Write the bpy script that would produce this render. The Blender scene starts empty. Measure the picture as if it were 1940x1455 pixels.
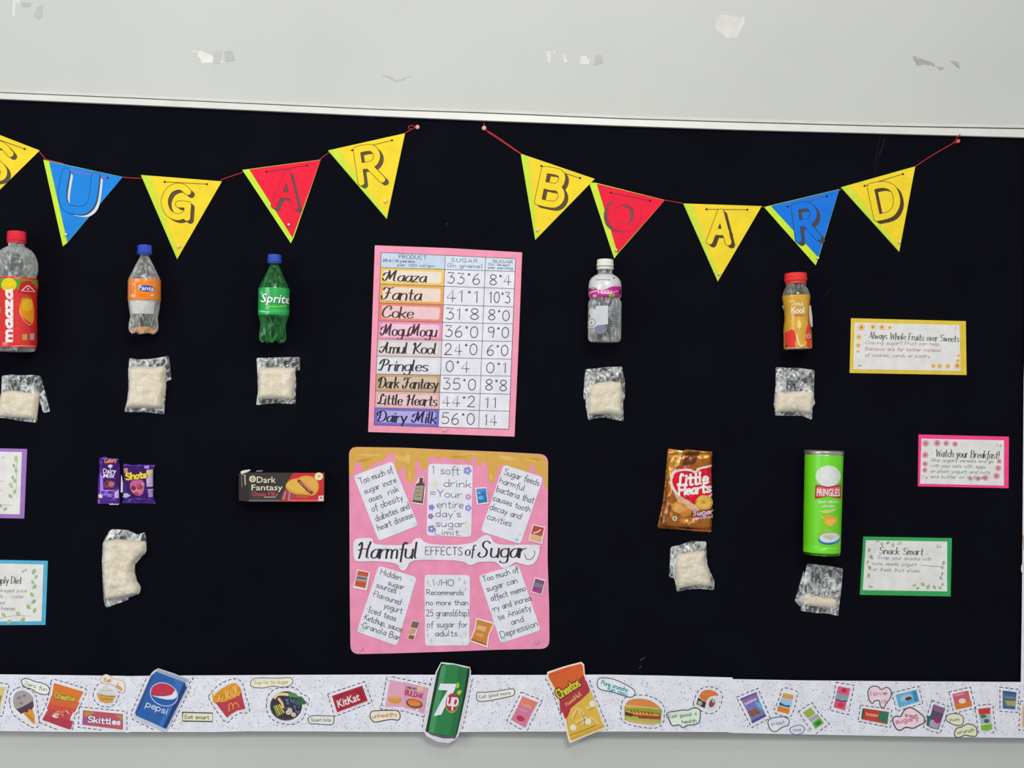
import bpy, bmesh, math, random
from mathutils import Vector, noise
from mathutils.geometry import tessellate_polygon
from mathutils.bvhtree import BVHTree

random.seed(7)
scene = bpy.context.scene
COL = scene.collection

# ---------------------------------------------------------------- camera
F, PW, PH = 2400.0, 1940.0, 1455.0
YAW, PITCH, ROLL = math.radians(4.144), math.radians(1.186), math.radians(1.25)
CAM = Vector((0, -2.4, 1.5))
_cy, _sy, _cp, _sp = math.cos(YAW), math.sin(YAW), math.cos(PITCH), math.sin(PITCH)
FW = Vector((_sy*_cp, _cy*_cp, _sp))
_rt = Vector((_cy, -_sy, 0)); _up = _rt.cross(FW)
RT = _rt*math.cos(ROLL) + _up*math.sin(ROLL)
UP = _up*math.cos(ROLL) - _rt*math.sin(ROLL)
cam = bpy.data.cameras.new('camera')
cam.sensor_width = 36; cam.sensor_fit = 'HORIZONTAL'; cam.lens = F/PW*36
camo = bpy.data.objects.new('camera', cam); COL.objects.link(camo)
from mathutils import Matrix
camo.matrix_world = Matrix.Translation(CAM) @ Matrix((RT, UP, -FW)).transposed().to_4x4()
scene.camera = camo

# ---------------------------------------------------------------- light
w = bpy.data.worlds.new('world'); scene.world = w; w.use_nodes = True
w.node_tree.nodes['Background'].inputs[0].default_value = (0.93, 0.96, 1.0, 1)
w.node_tree.nodes['Background'].inputs[1].default_value = 0.40
def area(name, loc, aim, sx, sy, power, col=(1, 1, 1)):
    l = bpy.data.lights.new(name, 'AREA'); l.shape = 'RECTANGLE'; l.size = sx; l.size_y = sy
    l.energy = power; l.color = col
    o = bpy.data.objects.new(name, l); COL.objects.link(o); o.location = loc
    o.rotation_euler = (Vector(aim)-Vector(loc)).to_track_quat('-Z', 'Y').to_euler()
    return o
area('window_daylight', (-2.6, -2.6, 2.0), (0.0, 0, 1.45), 1.6, 1.4, 38, (0.96, 0.98, 1.0))
area('tube_light', (-0.15, -1.35, 3.0), (0.0, 0, 1.75), 1.3, 0.12, 6, (1.0, 0.99, 0.95))
area('ceiling_panel', (0.6, -3.2, 3.1), (0.3, 0, 1.4), 1.2, 0.6, 43, (1.0, 0.985, 0.95))
scene.view_settings.view_transform = 'Standard'
scene.view_settings.look = 'None'
scene.view_settings.gamma = 1.0
scene.view_settings.exposure = 0.085
scene.view_settings.use_curve_mapping = False

# ---------------------------------------------------------------- helpers
FELT, FRAME = 0.015, 0.022
def at(px, py, d=FELT):
    """photo pixel -> point on the plane lying d metres in front of the wall"""
    r = RT*((px-PW/2)/F) - UP*((py-PH/2)/F) + FW
    return CAM + r*((-d-CAM.y)/r.y)

def lin(h):
    h = h.lstrip('#')
    o = []
    for i in (0, 2, 4):
        c = int(h[i:i+2], 16)/255
        o.append(c/12.92 if c <= .04045 else ((c+.055)/1.055)**2.4)
    return o

MATS = {}
def mat(hx, kind='paper'):
    """procedural materials: paper, ink, foil, plastic, film, clear, felt, metal, sugar, paint"""
    k = (hx, kind)
    if k in MATS: return MATS[k]
    m = bpy.data.materials.new(kind+'_'+hx); m.use_nodes = True
    nt = m.node_tree; N = nt.nodes; L = nt.links
    b = N['Principled BSDF']; c = lin(hx)
    b.inputs['Base Color'].default_value = (*c, 1)
    P = dict(paper=(.7, .25, 45, .07, .02), ink=(.65, .2, 80, .05, 0), foil=(.28, .8, 35, .12, .25), plastic=(.35, .5, 30, .04, .03),
             film=(.22, .6, 60, .1, .3), clear=(.1, 1.0, 55, .25, .55), overwrap=(.16, .9, 40, .05, .2), crinkle=(.12, 1.0, 60, .25, .8), felt=(1, .0, 9, .10, .15), metal=(.3, .5, 12, .05, .0),
             sugar=(.8, .15, 420, .10, .25), paint=(.75, .2, 3.0, .035, .03))[kind]
    b.inputs['Roughness'].default_value = P[0]
    b.inputs['Specular IOR Level'].default_value = P[1]
    tc = N.new('ShaderNodeTexCoord'); nz = N.new('ShaderNodeTexNoise')
    nz.inputs['Scale'].default_value = P[2]; nz.inputs['Detail'].default_value = 4
    L.new(tc.outputs['Object'], nz.inputs['Vector'])
    mr = N.new('ShaderNodeMapRange'); mr.inputs[1].default_value = .3; mr.inputs[2].default_value = .7
    mr.inputs[3].default_value = 1-P[3]; mr.inputs[4].default_value = 1+P[3]
    L.new(nz.outputs['Fac'], mr.inputs[0])
    vm = N.new('ShaderNodeVectorMath'); vm.operation = 'SCALE'; vm.inputs[0].default_value = c
    L.new(mr.outputs[0], vm.inputs['Scale']); L.new(vm.outputs[0], b.inputs['Base Color'])
    if P[4]:
        bp = N.new('ShaderNodeBump'); bp.inputs['Strength'].default_value = P[4]; bp.inputs['Distance'].default_value = .002
        nb = nz
        if kind in ('paint', 'felt', 'paper'):
            nb = N.new('ShaderNodeTexNoise'); nb.inputs['Scale'].default_value = 260; L.new(tc.outputs['Object'], nb.inputs['Vector'])
            bp.inputs['Distance'].default_value = .0006
        L.new(nb.outputs['Fac'], bp.inputs['Height']); L.new(bp.outputs[0], b.inputs['Normal'])
    if kind == 'metal': b.inputs['Metallic'].default_value = .75
    if kind == 'foil': b.inputs['Metallic'].default_value = .55
    if kind in ('clear', 'crinkle', 'overwrap'):
        out = N['Material Output']; mx = N.new('ShaderNodeMixShader'); tr = N.new('ShaderNodeBsdfTransparent')
        tr.inputs[0].default_value = (*[min(1, .55+.45*x/max(c)) for x in c], 1)
        lw = N.new('ShaderNodeLayerWeight'); lw.inputs[0].default_value = .35
        r2 = N.new('ShaderNodeMapRange'); r2.inputs[1].default_value = 0; r2.inputs[2].default_value = 1
        r2.inputs[3].default_value = .16; r2.inputs[4].default_value = .8
        r2.inputs[3].default_value = .07 if kind == 'clear' else .05
        L.new(lw.outputs['Facing'], r2.inputs[0])
        # pale noise streaks: painted highlights, and the whitening of creased film
        mp = N.new('ShaderNodeMapping'); mp.inputs['Scale'].default_value = (1.0, 1.0, .45) if kind == 'clear' else (1.0, 1.0, .7)
        n2 = N.new('ShaderNodeTexNoise'); n2.inputs['Scale'].default_value = 95 if kind == 'clear' else 68; n2.inputs['Detail'].default_value = 3; n2.inputs['Distortion'].default_value = 1.6
        L.new(tc.outputs['Object'], mp.inputs[0]); L.new(mp.outputs[0], n2.inputs['Vector'])
        r3 = N.new('ShaderNodeMapRange'); r3.inputs[1].default_value = .46 if kind == 'clear' else .44; r3.inputs[2].default_value = .70 if kind == 'clear' else .62; r3.inputs[3].default_value = 0; r3.inputs[4].default_value = {'clear': .5, 'crinkle': .95, 'overwrap': .1}[kind]
        L.new(n2.outputs['Fac'], r3.inputs[0])
        ad = N.new('ShaderNodeMath'); ad.operation = 'ADD'; ad.use_clamp = True
        L.new(r2.outputs[0], ad.inputs[0]); L.new(r3.outputs[0], ad.inputs[1]); L.new(ad.outputs[0], mx.inputs[0])
        L.new(tr.outputs[0], mx.inputs[1]); L.new(b.outputs[0], mx.inputs[2]); L.new(mx.outputs[0], out.inputs[0])
    MATS[k] = m
    return m

GEO = {}
def mesh(name, V, Fc, mats, parent=None, L=None, mi=None, smooth=False, label=None):
    """world-space vertices -> one mesh object (origin at L, or at its parent's)"""
    if L is None: L = ORG[parent.name] if parent else sum(V, Vector())/len(V)
    L = Vector(L)
    me = bpy.data.meshes.new(name)
    me.from_pydata([tuple(v-L) for v in V], [], Fc)
    for m_ in mats: me.materials.append(m_)
    if mi: me.polygons.foreach_set('material_index', mi)
    if smooth: me.polygons.foreach_set('use_smooth', [True]*len(me.polygons))
    me.update()
    o = bpy.data.objects.new(name, me); COL.objects.link(o)
    if parent: o.parent = parent
    else: o.location = L
    ORG[o.name] = L
    if label: o['label'] = label
    GEO[o.name] = (V, Fc)
    return o
ORG = {}

def thing(name, label, cat, px, py, group=None, d=FELT):
    o = bpy.data.objects.new(name, None); COL.objects.link(o)
    o.empty_display_size = .02
    o.location = at(px, py, d); ORG[o.name] = Vector(o.location)
    o['label'] = label; o['category'] = cat
    if group: o['group'] = group
    return o
def tag(o, label=None, cat=None, group=None, kind=None):
    if label: o['label'] = label
    if cat: o['category'] = cat
    if group: o['group'] = group
    if kind: o['kind'] = kind
    return o

def area2(p): return sum(p[i][0]*p[(i+1) % len(p)][1]-p[(i+1) % len(p)][0]*p[i][1] for i in range(len(p)))/2
def tess(p):
    return [tuple(t) for t in tessellate_polygon([[Vector((x, y, 0)) for x, y in p]])]
def smoothpts(P, n=5, closed=True):
    out = []; N_ = len(P)
    rng = range(N_ if closed else N_-1)
    for i in rng:
        if closed: a, b, c, d = P[i-1], P[i], P[(i+1) % N_], P[(i+2) % N_]
        else: a, b, c, d = P[max(i-1, 0)], P[i], P[i+1], P[min(i+2, N_-1)]
        for k in range(n):
            t = k/n; t2 = t*t; t3 = t2*t
            out.append(tuple(.5*(2*b[j]+(c[j]-a[j])*t+(2*a[j]-5*b[j]+4*c[j]-d[j])*t2+(3*b[j]-a[j]-3*c[j]+d[j])*t3) for j in (0, 1)))
    if not closed: out.append(tuple(P[-1]))
    return out
def rnd(P, r=6, n=4):
    """round the corners of a polygon"""
    out = []; N_ = len(P)
    for i in range(N_):
        p0, p, p1 = Vector(P[i-1]), Vector(P[i]), Vector(P[(i+1) % N_])
        a = (p0-p); b = (p1-p); ra = min(r, a.length*.45); rb = min(r, b.length*.45)
        s = p+a.normalized()*ra; e = p+b.normalized()*rb
        for k in range(n+1):
            t = k/n; q = s*(1-t)**2+p*2*t*(1-t)+e*t*t; out.append((q.x, q.y))
    return out

def sheet(name, P, d0, th, m, parent=None, label=None, L=None):
    """flat card cut to outline P (pixels), lying from d0 to d0+th off the wall"""
    if area2(P) < 0: P = P[::-1]
    n = len(P); A = [at(x, y, d0+th) for x, y in P]
    V = A+[Vector((v.x, v.y+th, v.z)) for v in A]
    Fc = [t for t in tess(P)]+[(i, i+n, (i+1) % n+n, (i+1) % n) for i in range(n)]+[tuple(range(2*n-1, n-1, -1))]
    return mesh(name, V, Fc, [m], parent, L, label=label)

# ---------------------------------------------------------------- pen strokes (hand-written alphabet, drawn as strokes)
G = {}
def _g(s):
    for ln in s.strip().split('\n'):
        ch, w_, st = ln.split(' ', 2)
        S = []
        for q in st.split(';'):
            q = q.strip(); sharp = q.startswith('/'); q = q.lstrip('/').strip()
            S.append((sharp, [tuple(float(v) for v in p.split(',')) for p in q.split()]))
        G[ch] = (float(w_), S)
_g('''
a 4.4 4,4.4 2.4,5 .6,3.6 .3,1.4 1.5,0 3.2,.8 4,4.4;/4,5 4,.8 4.6,0
b 4.4 /0,9 0,0;0,3.5 1.5,5 3.5,4.5 4,2.5 3.2,.5 1.5,0 0,1
c 4 4,4.2 2.5,5 .8,4.2 .2,2.5 .8,.6 2.3,0 4,.8
d 4.4 /4,9 4,0;4,3.5 2.5,5 .7,4.3 .2,2.2 1,.4 2.5,0 4,1.2
e 4 .4,2.6 3.6,2.8 3.4,4.4 2,5 .6,4.1 .2,2.3 1,.4 2.5,0 4,.9
f 3 3.6,8.4 2.8,9 1.8,8 1.6,5 1.5,-2;/0,5 3.4,5
g 4.4 4,4 2.5,5 .7,4.3 .2,2.5 1,.5 2.5,.2 4,1.5;4,5 4,-1.5 3,-3 1.2,-3 .3,-2.2
h 4.2 /0,9 0,0;0,3.2 1.5,5 3.2,4.8 3.8,3.2 3.8,0
i 1.4 /.5,5 .5,.6 1,0;/.4,7 .8,7.4
j 1.8 1,5 1,-2 .3,-3 -.8,-2.6;/1,7 1.3,7.4
k 4 /0,9 0,0;/3.5,5 .2,2.3;/1,3 3.8,0
l 1.8 /.3,9 .3,.8 1.2,0
m 6 /0,5 0,0;0,3.5 1.2,5 2.4,4.5 2.7,3 2.7,0;2.7,3.5 4,5 5.2,4.5 5.5,3 5.5,0
n 4.2 /0,5 0,0;0,3.3 1.6,5 3.2,4.8 3.7,3 3.7,0
o 4.2 2,5 .5,4.2 .1,2.5 .6,.7 2,0 3.5,.7 4,2.5 3.4,4.3 2,5
p 4.4 /0,5 0,-3;0,3.5 1.6,5 3.4,4.4 4,2.5 3.2,.5 1.6,0 0,1.2
q 4.4 4,4 2.5,5 .7,4.3 .2,2.5 1,.5 2.5,.2 4,1.5;/4,5 4,-3 5,-2
r 3 /0,5 0,0;0,3 1.2,4.7 3,5
s 3.7 3.4,4.4 2,5 .5,4.3 .8,3 2.9,2 3.4,.8 2,0 .2,.6
t 3.4 1.5,8 1.5,1 2.4,0 3.4,.4;/0,5.3 3.3,5.3
u 4.2 0,5 0,1.6 1,.1 2.6,.3 3.7,2;/3.7,5 3.7,0
v 3.8 /0,5 1.8,0 3.6,5
w 5.6 /0,5 1.3,0 2.7,4 4,0 5.4,5
x 3.8 /0,5 3.6,0;/3.6,5 0,0
y 4 /0,5 1.9,.6;/3.8,5 1.2,-3
z 3.8 /0,5 3.5,5 0,0 3.6,0
A 6 /0,0 2.8,9 5.6,0;/1,3 4.8,3
B 5.4 /0,0 0,9;0,9 3.5,9 4.3,7 3.2,4.9 0,4.8;0,4.8 3.8,4.8 5,2.6 3.8,.2 0,0
C 6 5.4,7.5 3.5,9 1,7.8 0,4.5 1,1.2 3.5,0 5.5,1.4
D 5.8 /0,0 0,9;0,9 3.2,8.8 5.2,6.8 5.3,3 3.4,.3 0,0
E 4.8 /4.5,9 0,9 0,0 4.6,0;/0,4.7 3.8,4.7
F 4.6 /4.5,9 0,9 0,0;/0,4.7 3.6,4.7
G 6.2 5.2,7.6 3.3,9 1,7.8 0,4.5 1,1.2 3.2,0 5.4,1.2;/5.4,0 5.4,3.8 3.3,3.8
H 5.6 /0,9 0,0;/5.2,9 5.2,0;/0,4.6 5.2,4.6
I 2.4 /0,9 2,9;/1,9 1,0;/0,0 2,0
J 3.6 /1,9 4,9;2.8,9 2.8,1.5 1.5,0 0,1
K 5 /0,9 0,0;/4.6,9 .2,3.8;/1.4,5 4.8,0
L 4.6 /0,9 0,0 4.4,0
M 7 /0,0 0,9 3.3,3.2 6.6,9 6.6,0
N 5.8 /0,0 0,9 5.2,0 5.2,9
O 6.4 3,9 .8,7.8 0,4.5 .8,1.2 3,0 5.2,1.2 6,4.5 5.2,7.8 3,9
P 5 /0,0 0,9;0,9 3.4,9 4.6,6.8 3.4,4.4 0,4.2
R 5.4 /0,0 0,9;0,9 3.4,9 4.6,6.8 3.4,4.6 0,4.4;/2.2,4.4 5,0
S 5.2 4.6,7.7 2.6,9 .5,7.8 .6,5.8 2.6,4.6 4.5,3.2 4.6,1.2 2.4,0 0,1.2
T 5.2 /0,9 5.2,9;/2.6,9 2.6,0
U 5.6 0,9 0,3 1,.5 2.6,0 4.2,.5 5.2,3 5.2,9
V 5.4 /0,9 2.6,0 5.2,9
W 8 /0,9 1.8,0 3.8,6.5 5.8,0 7.6,9
X 5.2 /0,9 5,0;/5,9 0,0
Y 5 /0,9 2.4,4.5;/4.8,9 2.4,4.5 2.4,0
Z 5 /0,9 4.8,9 0,0 4.8,0
0 5 2.4,9 .6,7.5 .1,4.5 .6,1.5 2.4,0 4.2,1.5 4.7,4.5 4.2,7.5 2.4,9
1 3 /.3,7.2 1.6,9 1.6,0
2 5 .3,7 1.3,8.8 3.2,8.8 4.2,7 3.4,4.6 0,0;/0,0 4.8,0
3 4.8 /.2,9 4.2,9 1.8,5.4;1.8,5.4 4,4.8 4.3,2 2.6,0 .1,.8
4 5 /3.2,0 3.2,9 0,2.8 4.8,2.8
5 4.8 /4.2,9 .8,9 .4,5;.4,5 2.6,5.6 4.4,4 4.2,1.4 2.2,0 .1,.8
6 4.8 3.6,9 1.4,6.8 .1,3.4 .8,.6 2.6,0 4.3,1.4 4,4 2.2,4.8 .4,3.4
7 4.6 /0,9 4.5,9 1.6,0
8 4.8 2.3,4.8 .5,6.2 .6,8.2 2.3,9 4,8.2 4.1,6.2 2.3,4.8 .3,3 .2,1.2 2.3,0 4.4,1.2 4.3,3 2.3,4.8
9 4.8 4.2,6 2.4,4.4 .5,5.6 .5,8 2.4,9 4.2,7.6 4.2,4 3.6,0
. 1.2 /.2,0 .7,.3
, 1.2 /.6,.6 .1,-1.4
: 1.4 /.4,1 .8,1.3;/.4,4 .8,4.3
! 1.4 /.6,9 .6,2.6;/.5,0 .8,.4
' 1.2 /.4,9 .4,7.4
? 4 .2,7.4 1.6,9 3.4,8 3,6 1.6,4.6 1.6,2.6;/1.5,0 1.9,.4
( 2 1.6,10 .4,7 .4,2 1.6,-1
) 2 .2,10 1.4,7 1.4,2 .2,-1
= 5 /.3,6 4.6,6;/.3,3.4 4.6,3.4
- 3.4 /.3,4 3,4
/ 3 /0,0 2.8,9
& 5 4.6,0 1,6 1.2,8.6 2.8,8.4 2.6,6 .3,3 .6,.4 2.6,0 4.4,3
• 2 /.4,4 1.2,4.5 .6,4.6
° 2 1,8.6 .4,7.8 1,7.2 1.6,7.8 1,8.6
''')
# swash capitals for the brush lettering
SW = {}
_old = dict(G)
_g('''
M 8.6 -.6,2.2 .3,.4 1.6,1 2.6,5 3,9;/3,9 3.8,2 ;3.8,2 5.4,6.6 7,9.4;7,9.4 6.6,4 6.8,.6 8,.4;-.6,5 .4,7 2.2,7.6
F 5.4 -.4,7.4 .8,9.2 3,8.4 5.6,9.4;3.2,8.6 2.6,3 1.6,.4 -.4,.2 -.8,2.4;/1.2,4.8 4.6,5
C 5.8 4.6,6.8 4.8,8.8 2.8,9.2 .6,6.6 .2,2.6 1.6,.2 3.8,.4 5.4,2
A 6.6 -.8,1.8 .4,.2 2,2 4.2,9;4.2,9 4,4 4.6,.4 6,.6;-.2,4.6 1.6,5.4 4.8,3.4
P 5.4 2,9 1.6,4 .6,.2 -.8,.8;-.6,5.6 .8,8.8 3.6,9.2 5,7.2 3.6,4.8 1.8,4.4
D 6 1.2,8.6 1,3 .4,.4 2.2,0 4.8,1.6 5.6,5 4.4,8.4 1.6,9.2 -.8,7.2 -.6,5.4
L 5 4,7.6 3,9.2 1.8,7 1.6,2.4 .2,.4 -.4,1.4 1,1.6 3,.2 5,1
K 5.6 -.4,7.6 .6,9 1,6 .6,0;4.8,8.8 2.6,5.4 1,4.6;1.4,4.8 3.2,2 5.6,.2
H 6.2 -.4,7.4 1,9 1.2,5 .6,0;5.6,9.2 4.6,5 4.6,.6 5.8,.4;-.2,4.4 2,5.4 5,4.8
S 5.4 4.8,8 3.2,9.3 1.4,8.2 1.6,6 3.6,4 3.4,1.2 1.4,0 -.4,1.2 .2,2.6
''')
for k in 'MFCAPDLKHS': SW[k] = G[k]; G[k] = _old[k]

def ribbon(P, w):
    """mitred strip of quads along points P (pixels); w = width or list"""
    n = len(P); A = []; B = []
    for i in range(n):
        a = Vector(P[max(i-1, 0)]); c = Vector(P[min(i+1, n-1)]); t = c-a
        if t.length < 1e-9: t = Vector((1, 0))
        t.normalize(); nn = Vector((-t.y, t.x)); ww = (w[i] if isinstance(w, list) else w)/2
        p = Vector(P[i])
        if i == 0: p = p-t*ww*.6
        if i == n-1: p = p+t*ww*.6
        A.append(tuple(p+nn*ww)); B.append(tuple(p-nn*ww))
    return A+B, [(i, i+1, n+i+1, n+i) for i in range(n-1)]

def merged(polys, wd):
    """one clean outline around several thick pen strokes (marching squares on the distance field)"""
    segs = [(P[i], P[i+1]) for P in polys for i in range(len(P)-1)]
    h = wd/2; st = max(.45, min(1.1, wd/5))
    x0 = min(p[0] for P in polys for p in P)-h-st*2; x1 = max(p[0] for P in polys for p in P)+h+st*2
    y0 = min(p[1] for P in polys for p in P)-h-st*2; y1 = max(p[1] for P in polys for p in P)+h+st*2
    nx = int((x1-x0)/st)+2; ny = int((y1-y0)/st)+2; D = [[9.0]*nx for _ in range(ny)]
    for (ax, ay), (bx, by) in segs:
        dx, dy = bx-ax, by-ay; l = dx*dx+dy*dy or 1e-9
        i0 = max(0, int((min(ax, bx)-h-2*st-x0)/st)); i1 = min(nx-1, int((max(ax, bx)+h+2*st-x0)/st)+1)
        j0 = max(0, int((min(ay, by)-h-2*st-y0)/st)); j1 = min(ny-1, int((max(ay, by)+h+2*st-y0)/st)+1)
        for j in range(j0, j1+1):
            y = y0+j*st; R_ = D[j]
            for i in range(i0, i1+1):
                x = x0+i*st; t = ((x-ax)*dx+(y-ay)*dy)/l; t = 0 if t < 0 else 1 if t > 1 else t
                v = math.hypot(x-ax-t*dx, y-ay-t*dy)-h
                if v < R_[i]: R_[i] = v
    V = []; Fc = []; idx = {}
    def vid(key, p):
        if key not in idx: idx[key] = len(V); V.append(p)
        return idx[key]
    for j in range(ny-1):
        i = 0
        while i < nx-1:
            c = (D[j][i], D[j][i+1], D[j+1][i+1], D[j+1][i])
            if max(c) <= 0:          # run of full cells -> one quad
                k = i
                while k < nx-1 and max(D[j][k], D[j][k+1], D[j+1][k+1], D[j+1][k]) <= 0: k += 1
                Fc.append((vid((i, j), (x0+i*st, y0+j*st)), vid((k, j), (x0+k*st, y0+j*st)), vid((k, j+1), (x0+k*st, y0+(j+1)*st)), vid((i, j+1), (x0+i*st, y0+(j+1)*st))))
                i = k; continue
            if min(c) < 0:
                C = ((i, j), (i+1, j), (i+1, j+1), (i, j+1)); f_ = []
                for q in range(4):
                    a, b = C[q], C[(q+1) % 4]; da, db = c[q], c[(q+1) % 4]
                    if da <= 0: f_.append(vid(a, (x0+a[0]*st, y0+a[1]*st)))
                    if (da <= 0) != (db <= 0):
                        t = da/(da-db); f_.append(vid((min(a, b), max(a, b)), (x0+(a[0]+(b[0]-a[0])*t)*st, y0+(a[1]+(b[1]-a[1])*t)*st)))
                if len(f_) > 2: Fc.append(tuple(f_))
            i += 1
    return V, Fc

class Art:
    """flat print collected in pixels and laid on a card, or wrapped on a pack"""
    STEP = .00010
    def __init__(s): s.it = []; s.T = None
    def add(s, V, Fc, hx, z, k='ink'):
        if s.T: V = [s.T(*v) for v in V]
        s.it.append((V, Fc, hx, z+(len(s.it) % 8)*.11, k))
    def quad(s, tl, tr, br, bl, W, H):
        s.T = lambda x, y: tuple((tl[j]*(1-x/W)+tr[j]*x/W)*(1-y/H)+(bl[j]*(1-x/W)+br[j]*x/W)*(y/H) for j in (0, 1)); return s
    def poly(s, P, hx, z=0, k='ink'): s.add(list(P), tess(P), hx, z, k)
    def ell(s, cx, cy, rx, ry, hx, z=0, rot=0, n=20, k='ink', a0=0, a1=360):
        r = math.radians(rot); P = []
        full = (a1-a0) >= 360
        for i in range(n if full else n+1):
            t = math.radians(a0+(a1-a0)*i/n); x, y = rx*math.cos(t), ry*math.sin(t)
            P.append((cx+x*math.cos(r)-y*math.sin(r), cy+x*math.sin(r)+y*math.cos(r)))
        s.poly(P, hx, z, k)
    def line(s, P, wd, hx, z=1, closed=False, smooth=0, k='ink'):
        P = list(P)
        if smooth: P = smoothpts(P, smooth, closed)
        if closed: P = P+[P[0]]
        V, Fc = ribbon(P, wd); s.add(V, Fc, hx, z, k)
    def strokes(s, ch, f, wd, hx, z, con=0, swash=False):
        if swash and ch in SW: w_, S = SW[ch]
        elif ch in G: w_, S = G[ch]
        elif ch.upper() in G: w_, S = G[ch.upper()]
        else: return 3
        for sharp, P in S:
            if sharp and con and len(P) > 2:
                for i in range(len(P)-1):
                    (ax, ay), (bx, by) = P[i], P[i+1]; l = math.hypot(bx-ax, by-ay) or 1
                    k_ = .55 if by > ay+1 else .5+con*max(0, abs(by-ay)/l-.35)
                    V, Fc = ribbon([f(ax, ay), f(bx, by)], wd*k_); s.add(V, Fc, hx, z, 'ink')
                continue
            Q = P if sharp else smoothpts(P, 3, False)
            if con:
                W_ = []
                for i in range(len(Q)):
                    a = Q[max(i-1, 0)]; c = Q[min(i+1, len(Q)-1)]
                    dx, dy = c[0]-a[0], c[1]-a[1]; l = math.hypot(dx, dy) or 1
                    W_.append(wd*(.5+con*max(0, abs(dy)/l-.35)))
            else: W_ = wd
            V, Fc = ribbon([f(*q) for q in Q], W_); s.add(V, Fc, hx, z, 'ink')
        return w_
    def width(s, t, gap=1.0, swash=False):
        x = 0
        for ch in t: x += 4.0 if ch == ' ' else ((SW if swash and ch in SW else G).get(ch, G.get(ch.upper(), (3, 0)))[0]+gap)
        return x-gap
    def text(s, t, x, y, h, hx='2a2a2e', wd=1.0, ang=0, slant=0, fit=None, con=0, swash=False, z=2, gap=1.0, jit=.25, right=False):
        sy = h/9; sx = sy if fit is None else fit/max(.1, s.width(t, gap, swash))
        ca, sa = math.cos(math.radians(ang)), math.sin(math.radians(ang)); X = 0
        if right: x -= s.width(t, gap, swash)*sx*ca; y -= s.width(t, gap, swash)*sx*sa
        bag_ = []
        for ch in t:
            if ch == ' ': X += 4.0; continue
            j = random.uniform(-jit, jit)
            def f(gx, gy, X=X, j=j):
                u = (X+gx+slant*gy)*sx; v = -(gy+j)*sy
                return (x+u*ca-v*sa, y+u*sa+v*ca)
            if not con and wd >= 2:
                w_, S = (SW if swash and ch in SW else G)[ch]; X += w_+gap
                bag_ += [[f(*q) for q in (P if sh else smoothpts(P, 3, False))] for sh, P in S]
            else: X += s.strokes(ch, f, wd, hx, z, con, swash)+gap
        if bag_: V, Fc = merged(bag_, wd); s.add(V, Fc, hx, z)
    def font(s, t, x, y, h, hx='ffffff', ang=0, slant=0, fit=None, bold=0.0, z=2, oz=None, ohx=None, ow=.05):
        """printed lettering from the built-in typeface; h = cap height"""
        for (bo, col, zz) in ([(bold+ow, ohx, z-1)] if ohx else [])+[(bold, hx, z)]:
            cu = bpy.data.curves.new('t', 'FONT'); cu.body = t; cu.offset = bo*.35; cu.resolution_u = 2; cu.fill_mode = 'FRONT'
            ob = bpy.data.objects.new('t', cu)
            me = ob.to_mesh()
            vs = [v.co.copy() for v in me.vertices]; fs = [tuple(p.vertices) for p in me.polygons]
            ob.to_mesh_clear(); bpy.data.objects.remove(ob); bpy.data.curves.remove(cu)
            if not vs: continue
            if zz == z or not ohx:
                pass
            x0 = min(v.x for v in vs); x1 = max(v.x for v in vs)
            k = h/.73; kx = k if fit is None else fit/(x1-x0)*(1 if bo == bold else (x1-x0)/(x1-x0-2*ow*.35))
            xo = x0 if bo == bold else x0+ow*.35
            ca, sa = math.cos(math.radians(ang)), math.sin(math.radians(ang))
            V = []
            for v in vs:
                u = (v.x-xo)*kx+slant*v.y*k; q = -v.y*k
                V.append((x+u*ca-q*sa, y+u*sa+q*ca))
            s.add(V, fs, col, zz, 'ink')
    def flower(s, x, y, r, hx, mid, z=1, n=5):
        for i in range(n):
            a = i*2*math.pi/n; s.ell(x+math.cos(a)*r*.6, y+math.sin(a)*r*.6, r*.42, r*.42, hx, z, n=8)
        s.ell(x, y, r*.3, r*.3, mid, z+1, n=8)
    def scrib(s, x, y, l, h, ang, hx, wd=1.2, z=3):
        r = math.radians(ang); n = max(4, int(l/2.2)); P = []
        for i in range(n+1):
            u = l*i/n; v = (h/2)*(1 if i % 2 else -1)*random.uniform(.6, 1); P.append((x+u*math.cos(r)-v*math.sin(r), y+u*math.sin(r)+v*math.cos(r)))
        s.line(P, wd, hx, z, smooth=2)
    def leaf(s, x, y, l, ang, hx, z=1):
        a = math.radians(ang); P = []
        for t, q in ((0, 0), (.3, .28), (.65, .26), (1, 0), (.65, -.26), (.3, -.28)):
            P.append((x+l*(t*math.cos(a)-q*math.sin(a)), y+l*(t*math.sin(a)+q*math.cos(a))))
        s.poly(P, hx, z)
    def build(s, name, parent, d, label=None):
        if not s.it: return None
        V = []; Fc = []; mi = []; ms = []; mk = {}
        for v, f, hx, z, k in s.it:
            if (hx, k) not in mk: mk[(hx, k)] = len(ms); ms.append(mat(hx, k))
            o = len(V); dd = d+.00008+z*s.STEP
            V += [at(x, y, dd) for x, y in v]; Fc += [tuple(i+o for i in q) for q in f]; mi += [mk[(hx, k)]]*len(f)
        return mesh(name, V, Fc, ms, parent, mi=mi, label=label)
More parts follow.
